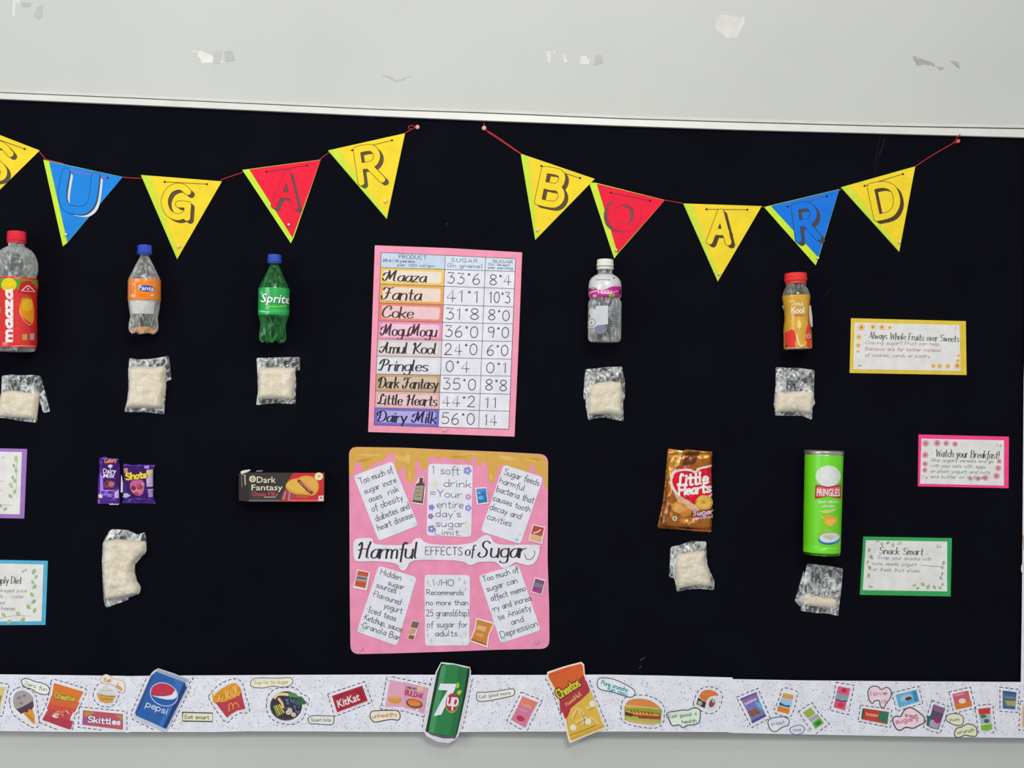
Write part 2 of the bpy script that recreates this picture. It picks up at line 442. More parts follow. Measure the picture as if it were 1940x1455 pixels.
    def wrap(s, name, parent, targets, dc, cx, cy, step=4, label=None, eps=.0003):
        """lay the print on the curved surface of targets"""
        if not s.it: return None
        TV = []; TF = []
        for t in targets:
            v, f = GEO[t.name]; o = len(TV); TV += [tuple(q) for q in v]; TF += [tuple(i+o for i in q) for q in f]
        bv = BVHTree.FromPolygons(TV, TF)
        dr = (at(cx, cy, dc)-CAM); dr.z *= .5; dr.normalize()
        V = []; Fc = []; mi = []; ms = []; mk = {}
        for v, f, hx, z, k in s.it:
            if (hx, k) not in mk: mk[(hx, k)] = len(ms); ms.append(mat(hx, k))
            bm = bmesh.new(); vv = [bm.verts.new((x, y, 0)) for x, y in v]
            for q in f:
                try: bm.faces.new([vv[i] for i in q])
                except ValueError: pass
            xs = [q[0] for q in v]; ys = [q[1] for q in v]
            for a0, lo, hi, no in ((0, min(xs), max(xs), (1, 0, 0)), (1, min(ys), max(ys), (0, 1, 0))):
                c = math.ceil(lo/step)*step
                while c < hi:
                    co = (c, 0, 0) if a0 == 0 else (0, c, 0)
                    bmesh.ops.bisect_plane(bm, geom=bm.verts[:]+bm.edges[:]+bm.faces[:], dist=1e-5, plane_co=co, plane_no=no); c += step
            bm.verts.index_update(); o = len(V)
            for b in bm.verts:
                P = at(b.co.x, b.co.y, dc)
                hit, n_, _, _ = bv.ray_cast(P-dr*.4, dr, .8)
                if hit is None: hit, n_, _, _ = bv.find_nearest(P)
                if n_.dot(dr) > 0: n_ = -n_
                V.append(hit+n_*(eps+z*.00012))
            for q in bm.faces: Fc.append(tuple(x.index+o for x in q.verts)); mi.append(mk[(hx, k)])
            bm.free()
        return mesh(name, V, Fc, ms, parent, mi=mi, smooth=True, label=label)

def pdist(x, y, P):
    m = 1e9
    for i in range(len(P)):
        ax, ay = P[i-1]; bx, by = P[i]; dx, dy = bx-ax, by-ay; l = dx*dx+dy*dy
        t = 0 if l == 0 else max(0, min(1, ((x-ax)*dx+(y-ay)*dy)/l))
        m = min(m, (x-ax-t*dx)**2+(y-ay-t*dy)**2)
    return math.sqrt(m)
def puff(name, P, d0, hmm, wpx, m, parent=None, step=3, nz=0, nsc=.12, crimp=None, label=None, seed=0, edge=.0006):
    """soft pouch: outline P in pixels, domed hmm millimetres, wrinkled by nz millimetres"""
    P = rnd(P, 2, 1)
    bm = bmesh.new(); vv = [bm.verts.new((x, y, 0)) for x, y in P]
    for t in tess(P):
        try: bm.faces.new([vv[i] for i in t])
        except ValueError: pass
    xs = [q[0] for q in P]; ys = [q[1] for q in P]
    for a0, lo, hi, no in ((0, min(xs), max(xs), (1, 0, 0)), (1, min(ys), max(ys), (0, 1, 0))):
        c = math.ceil(lo/step)*step
        while c < hi:
            co = (c, 0, 0) if a0 == 0 else (0, c, 0)
            bmesh.ops.bisect_plane(bm, geom=bm.verts[:]+bm.edges[:]+bm.faces[:], dist=1e-4, plane_co=co, plane_no=no); c += step
    bmesh.ops.remove_doubles(bm, verts=bm.verts[:], dist=.02)
    bmesh.ops.recalc_face_normals(bm, faces=bm.faces[:])
    bm.verts.index_update(); V = []
    y0, y1 = min(ys), max(ys)
    for v in bm.verts:
        x, y = v.co.x, v.co.y; dd = pdist(x, y, P); t = min(1, dd/wpx); h = hmm*math.sqrt(max(0, 1-(1-t)**2))
        if crimp:
            e = min(y-y0, y1-y)
            if e < crimp: h = h*.25+.5*abs(math.sin(x*.9))*min(1, dd/2)
        h += nz*min(1, dd/4)*noise.fractal(Vector((x*nsc+seed*7.3, y*nsc, seed)), 1.0, 2.0, 3)
        h += nz*.8*min(1, dd/4)*(abs(noise.noise(Vector((x*nsc*.6+seed, y*nsc*.35, 3+seed))))-.2)
        p = at(x, y, d0+.001*hmm*.5); V.append(Vector((p.x, -(d0+edge+max(0, h)*.001), p.z)))
    Fc = [tuple(x.index for x in f.verts) for f in bm.faces]
    # closed flat back
    bd = [e for e in bm.edges if len(e.link_faces) == 1]; nv = len(V)
    V += [Vector((p.x, -d0, p.z)) for p in V[:nv]]
    for e in bd: a, b = e.verts[0].index, e.verts[1].index; Fc.append((a, b, b+nv, a+nv))
    bm.free()
    Fc += [tuple(i+nv for i in f[::-1]) for f in Fc[:len(Fc)-len(bd)]]
    return mesh(name, V, Fc, [m], parent, smooth=True, label=label)

def lathe(name, prof, ax, d0, m, parent, nseg=32, mod=None, label=None, cap=True, arc=None, lift=None):
    """surface of revolution; prof = [(y_pixel, radius_pixel)], ax = ((x0,y0),(x1,y1)) axis in the photo"""
    (x0, y0), (x1, y1) = ax
    A = at(x0, y0, d0); B = at(x1, y1, d0); k = (B-A).length/math.hypot(x1-x0, y1-y0)
    up = (A-B).normalized(); out = Vector((0, -1, 0)); side = up.cross(out).normalized()*-1
    V = []; Fc = []; n = len(prof)
    a0, a1 = arc if arc else (0, 360)
    closed = arc is None; ns = nseg if closed else nseg+1
    for (py, r) in prof:
        t = (py-y0)/(y1-y0); c = A+(B-A)*t
        for i in range(ns):
            th = math.radians(a0+(a1-a0)*i/nseg); rr = r*k*(mod(th, t) if mod else 1)
            V.append(c+out*math.cos(th)*rr+side*math.sin(th)*rr+(up*k*lift(th, t) if lift else up*0))
    for j in range(n-1):
        for i in range(nseg):
            a = j*ns+i; b = j*ns+(i+1) % ns; Fc.append((a, b, b+ns, a+ns))
    if cap and closed:
        Fc.append(tuple(range(ns))); Fc.append(tuple((n-1)*ns+i for i in range(ns-1, -1, -1)))
    o = mesh(name, V, Fc, [m], parent, smooth=True, label=label)
    if cap and closed:
        o.data.polygons[-1].use_smooth = False; o.data.polygons[-2].use_smooth = False
    return o

def tube(name, P, r, m, parent=None, L=None, label=None, n=6):
    V = []; Fc = []
    for i, p in enumerate(P):
        t = (P[min(i+1, len(P)-1)]-P[max(i-1, 0)]).normalized()
        a = t.cross(Vector((0, 1, 0)))
        if a.length < 1e-4: a = t.cross(Vector((1, 0, 0)))
        a.normalize(); b = t.cross(a)
        for k in range(n):
            q = 2*math.pi*k/n; V.append(p+a*math.cos(q)*r+b*math.sin(q)*r)
    for i in range(len(P)-1):
        for k in range(n): Fc.append((i*n+k, i*n+(k+1) % n, (i+1)*n+(k+1) % n, (i+1)*n+k))
    Fc += [tuple(range(n)), tuple((len(P)-1)*n+k for k in range(n-1, -1, -1))]
    return mesh(name, V, Fc, [m], parent, L, smooth=True, label=label)

def box(name, x0, x1, y0, y1, z0, z1, m, parent=None, L=None):
    V = [Vector((x, y, z)) for x in (x0, x1) for y in (y0, y1) for z in (z0, z1)]
    Fc = [(0, 1, 3, 2), (4, 6, 7, 5), (0, 4, 5, 1), (2, 3, 7, 6), (0, 2, 6, 4), (1, 5, 7, 3)]
    return mesh(name, V, Fc, [m], parent, L)

def pin(px, py, d, label, hx='e8e4dc', r=3.2):
    t = thing('push_pin', label, 'pin', px, py, 'clear push pins holding the flags and strings', d)
    A = at(px, py, d)
    for nm, rr, h0, h1, mm in (('pin_head', r*.00095, 0.0010, .0055, mat(hx, 'plastic')), ('pin_collar', r*.0006, .0, .0010, mat('c8c4bc', 'metal'))):
        V = []; n = 12
        rings = [(rr*.8, h0), (rr, h0+(h1-h0)*.2), (rr*.7, h0+(h1-h0)*.5), (rr*.95, h0+(h1-h0)*.85), (rr*.6, h1)]
        for q, h in rings:
            for i in range(n): a = 2*math.pi*i/n; V.append(A+Vector((q*math.cos(a), -h, q*math.sin(a))))
        Fc = [(j*n+i, j*n+(i+1) % n, (j+1)*n+(i+1) % n, (j+1)*n+i) for j in range(4) for i in range(n)]+[tuple(range(n)), tuple(4*n+i for i in range(n))]
        mesh(nm, V, Fc, [mm], t, smooth=True)
    return t

# ================================================================ setting
wall = box('wall_back', -2.6, 3.0, 0, .12, -.05, 3.0, mat('c6c7c2', 'paint')); wall['kind'] = 'structure'

# marks left on the wall by old tape
def residue(pieces, label, px, py):
    t = thing('tape_residue', label, 'tape residue', px, py, 'torn tape marks on the wall above the board', 0)
    for i, (P, hx, nm) in enumerate(pieces): sheet(nm, P, 0.0, .0004+i*.0001, mat(hx, 'paper'), t)
residue([([(374, 97), (381, 96), (388, 99), (396, 103), (402, 104), (404, 110), (403, 118), (392, 119), (382, 120), (380, 112), (375, 107)], 'e2e1da', 'paper_scrap'),
         ([(363, 97), (371, 95), (373, 100), (366, 101)], 'd8d8d2', 'paper_scrap'), ([(417, 118), (421, 113), (423, 117), (419, 121)], 'e0dfda', 'paper_scrap'),
         ([(404, 98), (420, 96), (418, 118), (406, 122)], 'bfbfbb', 'tape_film'), ([(425, 98), (439, 96), (445, 114), (427, 116)], 'b4b5b1', 'tape_film')],
        'white torn paper scrap with grey tape film on the wall, second mark from the left', 402, 108)
residue([([(1034, 97), (1045, 97), (1044, 104), (1043, 119), (1038, 119), (1036, 104)], 'd6d5d0', 'paper_scrap'), ([(1049, 96), (1056, 97), (1050, 106), (1047, 102)], 'd3d2ce', 'paper_scrap'),
         ([(1066, 102), (1070, 103), (1076, 118), (1068, 120), (1067, 110)], 'd8d7d2', 'paper_scrap'), ([(1101, 106), (1112, 106), (1112, 112), (1118, 111), (1116, 123), (1098, 121)], 'dcdbd6', 'paper_scrap'),
         ([(1128, 104), (1138, 103), (1143, 118), (1126, 124)], 'b9b9b5', 'tape_film')],
        'row of small white torn scraps on the wall above the gap between the two strings', 1088, 110)
residue([(rnd([(1355, 34), (1372, 27), (1400, 33), (1412, 36), (1404, 56), (1397, 72), (1378, 74), (1366, 62), (1357, 58)], 3), 'd5d3cd', 'paper_scrap'),
         ([(1406, 32), (1411, 28), (1410, 45), (1400, 60)], 'dddad6', 'paper_scrap')], 'pale round patch of peeled paper high on the wall', 1383, 50)
residue([([(1729, 105), (1737, 108), (1750, 113), (1770, 120), (1772, 127), (1764, 124), (1752, 122), (1738, 124), (1731, 114)], 'a5a6a2', 'tape_film'),
         ([(1755, 124), (1770, 127), (1773, 131), (1756, 132)], 'c4c4bf', 'paper_scrap'), ([(1737, 108), (1742, 111), (1738, 113)], 'c4c4bf', 'paper_scrap'),
         ([(1774, 126), (1790, 128), (1782, 133)], 'a6a7a3', 'tape_film'), ([(1800, 115), (1815, 117), (1818, 130), (1811, 125)], 'a8a9a4', 'tape_film')],
        'grey smudged tape mark on the wall near the right end', 1772, 120)
residue([([(24, -6), (39, -6), (38, 9), (30, 6), (28, 31), (24, 31)], 'd9dad5', 'paper_scrap'), ([(39, 4), (60, 6), (56, 12), (44, 14)], 'b7b8b3', 'tape_film'),
         ([(70, 14), (81, 8), (79, 32), (74, 36), (64, 31)], 'b9bab6', 'tape_film')], 'white and grey tape mark cut by the top left corner', 50, 14)
residue([([(722, 141), (740, 145), (752, 152), (770, 146), (779, 144), (766, 151), (750, 155), (738, 149)], 'b9b9b3', 'tape_film')], 'faint thin scratch on the wall left of centre above the board', 750, 148)

# ---------------------------------------------------------------- notice board
T0, T1 = at(0, 187), at(1940, 260)
board = thing('notice_board', 'long black felt notice board in a slim pale metal frame on the wall', 'notice board', 970, 740, d=0)
top_in = [(-160, 178), (0, 187), (250, 198), (500, 209.5), (715, 219.5), (930, 228.5), (1165, 237.5), (1400, 245.5), (1670, 252.5), (1940, 260), (2120, 265)]
top_out = [(-160, 165), (0, 174), (250, 184.5), (500, 196), (715, 206), (930, 213), (1165, 223), (1400, 230), (1670, 237.5), (1940, 242), (2120, 246)]
bot = [(2110, 1402), (1940, 1397.5), (1700, 1395), (1400, 1391.5), (1100, 1389.5), (900, 1387), (560, 1385), (0, 1384), (-160, 1384)]
def rail(name, A, B, d0, d1, m, parent, tilt=0.0):
    """frame bar between the pixel lines A (outer) and B (inner), front at d1"""
    n = len(A); V = []; Fc = []
    for (a, b) in zip(A, B):
        pa, pb = at(*a, d1), at(*b, d1)
        V += [Vector((pa.x, -d0, pa.z)), Vector((pa.x, -d1+tilt, pa.z)), pb, Vector((pb.x, -d0, pb.z))]
    for i in range(n-1):
        for k in range(4): Fc.append((i*4+k, i*4+(k+1) % 4, i*4+4+(k+1) % 4, i*4+4+k))
    Fc += [(0, 1, 2, 3), tuple((n-1)*4+k for k in (3, 2, 1, 0))]
    return mesh(name, V, Fc, [m], parent)
sheet('frame_right', [(2085, 240), (2122, 241), (2112, 1402), (2076, 1400)], 0, .0232, mat('d6d5d0', 'plastic'), board)
FM = mat('cfd0cb', 'metal'); FM2 = mat('d6d5d0', 'plastic')
off = lambda L_, k: [(x, y+k) for x, y in L_]
mixl = lambda A, B, t: [(a[0]*(1-t)+b[0]*t, a[1]*(1-t)+b[1]*t) for a, b in zip(A, B)]
rail('frame_outer_lip', off(top_out, -6.5), mixl(top_out, top_in, .02), 0, .0235, FM2, board, tilt=.006)
rail('frame_groove', mixl(top_out, top_in, .02), mixl(top_out, top_in, .16), 0, .017, mat('6a6a66', 'metal'), board)
rail('frame_top', mixl(top_out, top_in, .16), top_in, 0, .0235, mat('dcdad2', 'plastic'), board)
bo2 = bot[::-1]
rail('frame_bottom', off(bo2, -12), bo2, 0, .0225, mat('a2a49e', 'metal'), board)
rail('frame_bottom', off(bo2, -100), off(bo2, -12.2), 0, .0215, FM, board)
fp = top_in+[(x, y-12) for x, y in bot]
sheet('felt_panel', off(top_in, -1)+[(x, y-20) for x, y in bot], 0.001, FELT-.0011, mat('101017', 'felt'), board)
mk = Art()   # chalky scuffs in the felt
for x, y, l, a, c in ((1676, 262, 34, 108, '2c2c2e'), (1668, 256, 60, 102, '202022'), (1573, 548, 22, 130, '1c1c1e'), (1664, 300, 40, 104, '1b1b1d'), (1221, 1246, 9, 150, '505058'), (1214, 1262, 5, 130, '44444c'), (700, 222, 9, 20, '303030'), (845, 423, 3, 40, '404046')):
    r = math.radians(a); mk.line([(x, y), (x+l*.5*math.cos(r)+1, y+l*.5*math.sin(r)), (x+l*math.cos(r), y+l*math.sin(r))], 1.6, c, 0, k='felt')
mk.build('chalk_scuff', board, FELT-.00012)['kind'] = 'stuff'

# ---------------------------------------------------------------- paper border strips
SA = thing('border_strip', 'short left strip of white paper border, speckled, holding the ice cream cutout', 'paper border', 110, 1332, 'speckled paper border along the board edge', FRAME)
SB = thing('border_strip', 'long middle strip of speckled white paper border under both posters', 'paper border', 800, 1332, 'speckled paper border along the board edge', FRAME)
SC = thing('border_strip', 'right strip of speckled white paper border overlapping the long middle strip', 'paper border', 1660, 1340, 'speckled paper border along the board edge', FRAME)
SD = thing('border_strip', 'upright paper border strip along the right edge of the board', 'paper border', 1945, 900, 'speckled paper border along the board edge', FRAME)
PW_ = mat('e6e6ee', 'paper')
sheet('paper', [(-120, 1277), (0, 1277.5), (120, 1279), (238, 1280.5), (246, 1387), (120, 1386.5), (0, 1385), (-120, 1385)], .0226, .0005, PW_, SA)
sheet('paper', [(236, 1281), (300, 1280), (560, 1278.5), (720, 1278), (850, 1278.5), (1000, 1278.8), (1150, 1278), (1260, 1280), (1388, 1283.5), (1386, 1387), (1200, 1386), (1000, 1386), (850, 1387), (700, 1386.5), (560, 1385.7), (470, 1385.5), (400, 1387), (250, 1386.5), (238, 1388)], .0227, .0005, PW_, SB)
sheet('paper', [(1380, 1284.5), (1388, 1286.5), (1520, 1289), (1700, 1290.5), (1928, 1292), (2040, 1292), (2040, 1400), (1940, 1398), (1860, 1397.3), (1660, 1394), (1500, 1391), (1388, 1388.5), (1380, 1388)], .0232, .0005, PW_, SC)
sheet('paper', [(1944, 268), (1942, 500), (1940.5, 690), (1939.5, 720), (1938, 900), (1937, 1040), (1936, 1150), (1934, 1294), (2040, 1294), (2040, 268)], .0227, .0004, PW_, SD)
CONF = ['8a94b4', 'd4a8b6', 'a4a4ae', 'dab4c4', '96a2c0', 'bcc0ce', '70707e', 'b0ccd6', 'cc8c9a', 'b4b4be', '7c84a4', 'c0c0ca']
def confetti(S, x0, x1, yt, yb, d, n):
    a = Art()
    for i in range(n):
        x = random.uniform(x0, x1); y = random.uniform(yt(x), yb(x)); r = random.random()
        an = random.uniform(0, math.pi); l = random.uniform(.6, 1.3); c = random.choice(CONF)
        a.line([(x, y), (x+l*math.cos(an), y+l*math.sin(an))], random.uniform(.9, 1.7), c, 0)
    o = a.build('confetti_print', S, d); o['kind'] = 'stuff'
confetti(SA, -60, 235, lambda x: 1281+x*.01, lambda x: 1382, .0231, 520)
confetti(SB, 242, 1380, lambda x: 1282 if x < 1200 else 1287, lambda x: 1382, .0232, 2100)
confetti(SC, 1390, 1955, lambda x: 1290+(x-1390)*.007, lambda x: 1384+(x-1390)*.015, .0237, 1000)

DASH = {'A': Art(), 'B': Art(), 'C': Art()}
def dashes(P, sec, grow=5, w_=1.4, col='3a3a46', on=5.5, gap=4.5):
    cx = sum(p[0] for p in P)/len(P); cy = sum(p[1] for p in P)/len(P); A = abs(area2(P)); s_ = 1 if area2(P) > 0 else -1
    n = len(P); Q = []
    for i in range(n):
        p0, p, p1 = Vector(P[i-1]), Vector(P[i]), Vector(P[(i+1) % n])
        e0 = (p-p0).normalized(); e1 = (p1-p).normalized(); nn = Vector((e0.y+e1.y, -e0.x-e1.x))*s_
        if nn.length < 1e-6: continue
        nn.normalize(); c = max(.5, nn.dot(Vector((e1.y, -e1.x))*s_)); q = p+nn*grow/c; Q.append((q.x, q.y))
    Q.append(Q[0]); t = 0; a = DASH[sec]
    for i in range(len(Q)-1):
        p, q = Vector(Q[i]), Vector(Q[i+1]); l = (q-p).length; u = 0
        while u < l:
            ph = t % (on+gap); st = min(l-u, (on-ph) if ph < on else (on+gap-ph)); st = max(st, .05)
            if ph < on and st > .8:
                A_ = p.lerp(q, u/l); B_ = p.lerp(q, min(1, (u+st)/l)); yb = 1384 if sec != 'C' else 1390
                if max(A_.y, B_.y) < yb and min(A_.y, B_.y) > (1282 if sec != 'C' else 1292): a.line([tuple(A_), tuple(B_)], w_, col, 2)
            u += st; t += st

CUTG = 'food picture cutouts glued on the border'
CAPG = 'small worded labels glued on the border'
DC = {'A': .0233, 'B': .0234, 'C': .0239}
def cutout(name, label, P, sec, rim='e8e6ec', inset=0, dash=True, cat='cutout', grow=4.5, lift=0):
    cx = sum(p[0] for p in P)/len(P); cy = sum(p[1] for p in P)/len(P)
    d = DC[sec]+lift; t = thing(name, label, cat, cx, cy, CUTG, d)
    sheet('card', P, d, .0006, mat(rim, 'paper'), t)
    if dash: dashes(P, sec, grow)
    a = Art(); a.d = d+.0006; a.t = t
    return a
def fin(a, nm='printed_picture'): a.build(nm, a.t, a.d)
def ins(P, k):
    cx = sum(p[0] for p in P)/len(P); cy = sum(p[1] for p in P)/len(P); out = []
    for x, y in P:
        l = math.hypot(x-cx, y-cy) or 1; out.append((x+(cx-x)/l*k, y+(cy-y)/l*k))
    return out

# left edge packet
P = [(-26, 1294), (12, 1300), (6, 1328), (1, 1352), (-34, 1350)]
a = cutout('packet_cutout', 'pale yellow packet cutout cut off by the left picture edge', P, 'A'); a.poly(ins(P, 3), 'd9c57c'); a.poly([(-14, 1316), (4, 1318), (1, 1330), (-16, 1328)], 'b08a3c', 1); fin(a)
# ice cream
P = [(22, 1327), (24, 1317), (30, 1309.5), (42, 1305), (56, 1311), (64, 1320), (66, 1334), (68, 1350), (70, 1366), (68, 1373.5), (62, 1374), (46, 1364), (29, 1352), (24, 1340)]
a = cutout('ice_cream_cutout', 'ice cream cone cutout with grey scoop and orange cone', P, 'A')
a.poly([(42, 1349), (60, 1338), (66, 1358), (66.5, 1371), (62, 1371)], 'e0963e'); a.poly([(29, 1342), (62, 1324), (64, 1338), (60, 1345), (55, 1343), (52, 1350), (46, 1349), (40, 1353)], '54404a', 1)
a.poly(smoothpts([(25, 1327), (29, 1313), (42, 1308), (56, 1314), (63, 1325), (50, 1335), (30, 1343)], 3), 'aaa09e', 2)
for x, y, r in ((36, 1322, 5), (46, 1318, 4), (40, 1332, 4)): a.ell(x, y, r, r*.6, '8d7f80', 3, rot=-20, n=10)
for k in range(4): a.line([(46+k*5, 1352+k*2), (60+k*1.5, 1362+k*2)], .5, 'b8702c', 2)
fin(a)
# snack bag
P = rnd([(101, 1291), (160.4, 1308.6), (146, 1340), (135.5, 1362), (132.7, 1385), (104, 1376), (77.3, 1364.7), (90, 1340), (97, 1316)], 2)
a = cutout('snack_bag_cutout', 'orange and red snack bag cutout between the ice cream and the cupcake', P, 'A')
Q = ins(P, 3); a.poly(Q, 'c4484c'); a.poly([(102, 1295), (157, 1310), (148, 1332), (92, 1336), (99, 1314)], 'e07a30', 1)
a.poly([(97, 1319), (150, 1331), (145, 1342), (92, 1334)], 'd8683c', 2); a.poly([(92, 1334), (145, 1342), (141, 1350), (88, 1343)], 'd05444', 2); a.poly([(86, 1356), (138, 1366), (134, 1382), (80, 1364)], 'b43c50', 2)
a.text('Cheetos', 103, 1322, 10, 'c8c048', 2.2, 9, fit=39, z=4); a.text('Cheetos', 103, 1322, 10, '4c4a20', 3.4, 9, fit=39, z=3)
for i in range(16): a.line([(100+random.random()*30, 1342+random.random()*18), (104+random.random()*30, 1340+random.random()*18)], 2, random.choice(['e08850', 'e4b4a8', 'b83848', 'ecc4b0', 'd8605c']), 4)
a.ell(104.5, 1357, 6, 3, 'f0dcd0', 4, rot=12); fin(a)
# cupcake
P = smoothpts([(181, 1318), (186, 1303), (201, 1296), (216, 1303), (221, 1316), (214, 1331), (201, 1335), (187, 1330)], 3)
a = cutout('cupcake_cutout', 'round cupcake cutout with white frosting and golden case', P, 'A')
a.poly([(183, 1316), (219, 1318), (213, 1331), (201, 1333), (189, 1329)], 'd2a04a'); a.poly(smoothpts([(186, 1312), (201, 1298), (217, 1312), (218, 1318), (201, 1318), (184, 1314)], 3), 'd8d6d0', 1)
a.line([(184, 1314), (201, 1318.5), (219, 1319)], 1.2, '7a6a5a', 2); a.line([(190, 1306), (202, 1309), (214, 1307)], .8, 'a8a8aa', 2); a.scrib(190, 1324, 22, 3, 2, 'a87c34', 1.0); fin(a)
# worded label pair near cupcake
def caption(P, label, sec, lines, col='5a5a52', paper='efefe4', ol='47474c', ow=1.5, lift=.0, smooth=4, wd=.8):
    Q = smoothpts(P, smooth) if smooth else P
    cx = sum(p[0] for p in P)/len(P); cy = sum(p[1] for p in P)/len(P); d = DC[sec]+.0002+lift
    t = thing('worded_label', label, 'paper label', cx, cy, CAPG, d)
    sheet('card', Q, d, .0004, mat(paper, 'paper'), t)
    a = Art(); a.line(ins(Q, .4), ow, ol, 0, closed=True)
    for (s, x, y, h, ang, fit) in lines: a.text(s, x, y, h, col, wd, ang, fit=fit, z=2)
    a.build('lettering', t, d+.0004)
caption([(40, 1291), (44, 1286), (54, 1286), (66, 1291), (80, 1294), (92, 1301), (94, 1310), (88, 1316), (74, 1314), (60, 1306), (46, 1301)], 'white bean-shaped label with thin green lettering above the ice cream', 'A', [('Zero fun', 46, 1297.5, 7, 16, 44)], '66705c')
caption([(190, 1285), (198, 1278), (206, 1279), (214, 1285), (226, 1288), (236, 1294), (235, 1311), (226, 1311), (219, 1301), (208, 1296), (194, 1294)], 'cream label with orange scribble over the cupcake', 'A', [('Eat', 197, 1291, 7, 8, 13), ('less', 219, 1300, 8, 40, 14)], 'd07c3c', 'efe6da', 'c8b8a8', 1.2, lift=.0006, wd=1.3)
# sweets pack
P = [(154.6, 1344), (235.8, 1352), (235.8, 1384), (152.7, 1373.7)]
a = cutout('sweets_pack_cutout', 'long pink sweets pack cutout with white lettering under the cupcake', P, 'A')
a.poly(ins(P, 3), 'c2556a'); a.poly([(160, 1347), (180, 1348.5), (172, 1356), (160, 1358)], 'b88a48', 1); a.poly([(158, 1360), (170, 1361), (168, 1371), (157, 1369)], '8f5a9a', 1)
a.poly([(218, 1354), (232, 1355), (231, 1366)], 'b09048', 1); a.poly([(200, 1372), (230, 1372), (231, 1380)], 'd86a50', 1)
a.text('Skittles', 167, 1368, 11, '6a3a56', 4.2, 5, fit=61, z=2); a.text('Skittles', 167, 1368, 11, 'e6e0ea', 2.6, 5, fit=61, z=3); fin(a)
# blue cola can
P = [(285.7, 1276.4), (292, 1270), (299.6, 1266), (330, 1276), (358.7, 1287.6), (354, 1293), (356, 1303), (336, 1344), (316.3, 1385), (308, 1385.7), (290, 1377), (255.7, 1360), (253, 1352), (268, 1318)]
a = cutout('cola_can_cutout', 'large blue cola can cutout with red and white round emblem', P, 'B', rim='c4c8d8', lift=.0008)
a.poly([(286, 1281), (296, 1272), (350, 1293), (354, 1303), (315, 1381), (258, 1356), (256, 1350)], '2f62a8'); a.poly([(296, 1271), (300, 1268), (356, 1288), (351, 1293)], '9aa6bc', 1)
a.poly([(330, 1286), (349, 1293), (352, 1303), (312, 1380), (300, 1375), (330, 1316)], '3672b8', 1); a.poly([(349, 1293), (354, 1303), (315, 1381), (308, 1378)], '26407c', 2); a.poly([(286, 1281), (292, 1277), (262, 1348), (256, 1350)], '30508e', 2)
a.ell(310.7, 1315.6, 27.5, 22, 'c6d0e4', 3, rot=22, n=28); a.ell(310.7, 1315.6, 25.8, 20.4, '2f5ea8', 4, rot=22, n=28)
C = []
for i in range(17):
    th = math.radians(158+i*(200/16)); x, y = 25.4*math.cos(th), 20*math.sin(th); r = math.radians(22); C.append((310.7+x*math.cos(r)-y*math.sin(r), 315.6+1000+x*math.sin(r)+y*math.cos(r)))
a.poly(C[:-1]+[(333, 1311), (325, 1316), (312, 1318), (300, 1318), (288, 1317)], 'c4384a', 5)
a.poly([(287, 1317.5), (300, 1319), (312, 1319), (325, 1316.5), (332, 1307), (335.5, 1316), (334, 1322), (328, 1325), (316, 1325.5), (303, 1323)], 'dfe4ec', 6)
a.text('pepsi', 276, 1338, 12.5, 'ccd6ea', 1.9, 21, fit=43, z=6, jit=0); fin(a)
caption([(345.5, 1349.5), (403, 1351), (403, 1367), (345.5, 1366)], 'small boxed label with brown border beside the blue can', 'B', [('Eat smart', 350, 1361.5, 7, 1, 46)], '8a8450', 'e8e6d2', '55503c', 2.2, smooth=0, wd=1.3)
# fries
P = smoothpts([(400, 1320), (408, 1310), (420.7, 1299), (444, 1290.5), (455.5, 1297), (461, 1318), (468, 1344.6), (455, 1346), (440, 1354), (430, 1364), (420, 1352), (408, 1336)], 3)
a = cutout('fries_cutout', 'french fries cutout in a red carton with a yellow arched emblem', P, 'B')
a.poly([(407, 1330), (424, 1330), (445, 1322), (457, 1312), (465, 1343), (450, 1346), (438, 1353), (430, 1360)], 'bc4050', 2)
a.poly(smoothpts([(405, 1322), (412, 1311), (424, 1302), (443, 1294), (453, 1300), (458, 1314), (446, 1324), (424, 1331), (408, 1332)], 3), 'dc9a38', 0)
for i in range(11):
    x = 405+i*4.6; y = 1327-i*1.7; l = 9+random.random()*9
    a.line([(x, y+4), (x-3+random.random()*3, y-l*.75)], 3.6, random.choice(['e8a63a', 'd8922c', 'f0b850']), 1); a.line([(x+1, y+2), (x-1+random.random()*5, y-l*.5)], 1.4, random.choice(['f4cc78', 'c47c24']), 2)
for i in range(6): a.line([(412+i*8, 1330-i*2.4), (414+i*8, 1322-i*2.4)], 2.4, 'e8b850', 3)
a.line([(434, 1347), (434, 1336), (438, 1332), (441, 1337), (442, 1343)], 1.9, 'e2a43c', 4, smooth=3); a.line([(442, 1343), (442, 1336), (446, 1331), (450, 1334), (453, 1340)], 1.9, 'e2a43c', 4, smooth=3); fin(a)
caption([(474, 1295), (478, 1287), (492, 1284), (530, 1284.5), (550, 1284), (555, 1291), (549, 1299), (535, 1302), (515, 1300), (498, 1303.5), (477, 1301)], 'long cream label beside the top of the fries cutout', 'B', [('Say no to sugar', 481, 1296, 7, -1, 66)], 'c0a468', 'ece8d2', '74706a', 1.4)
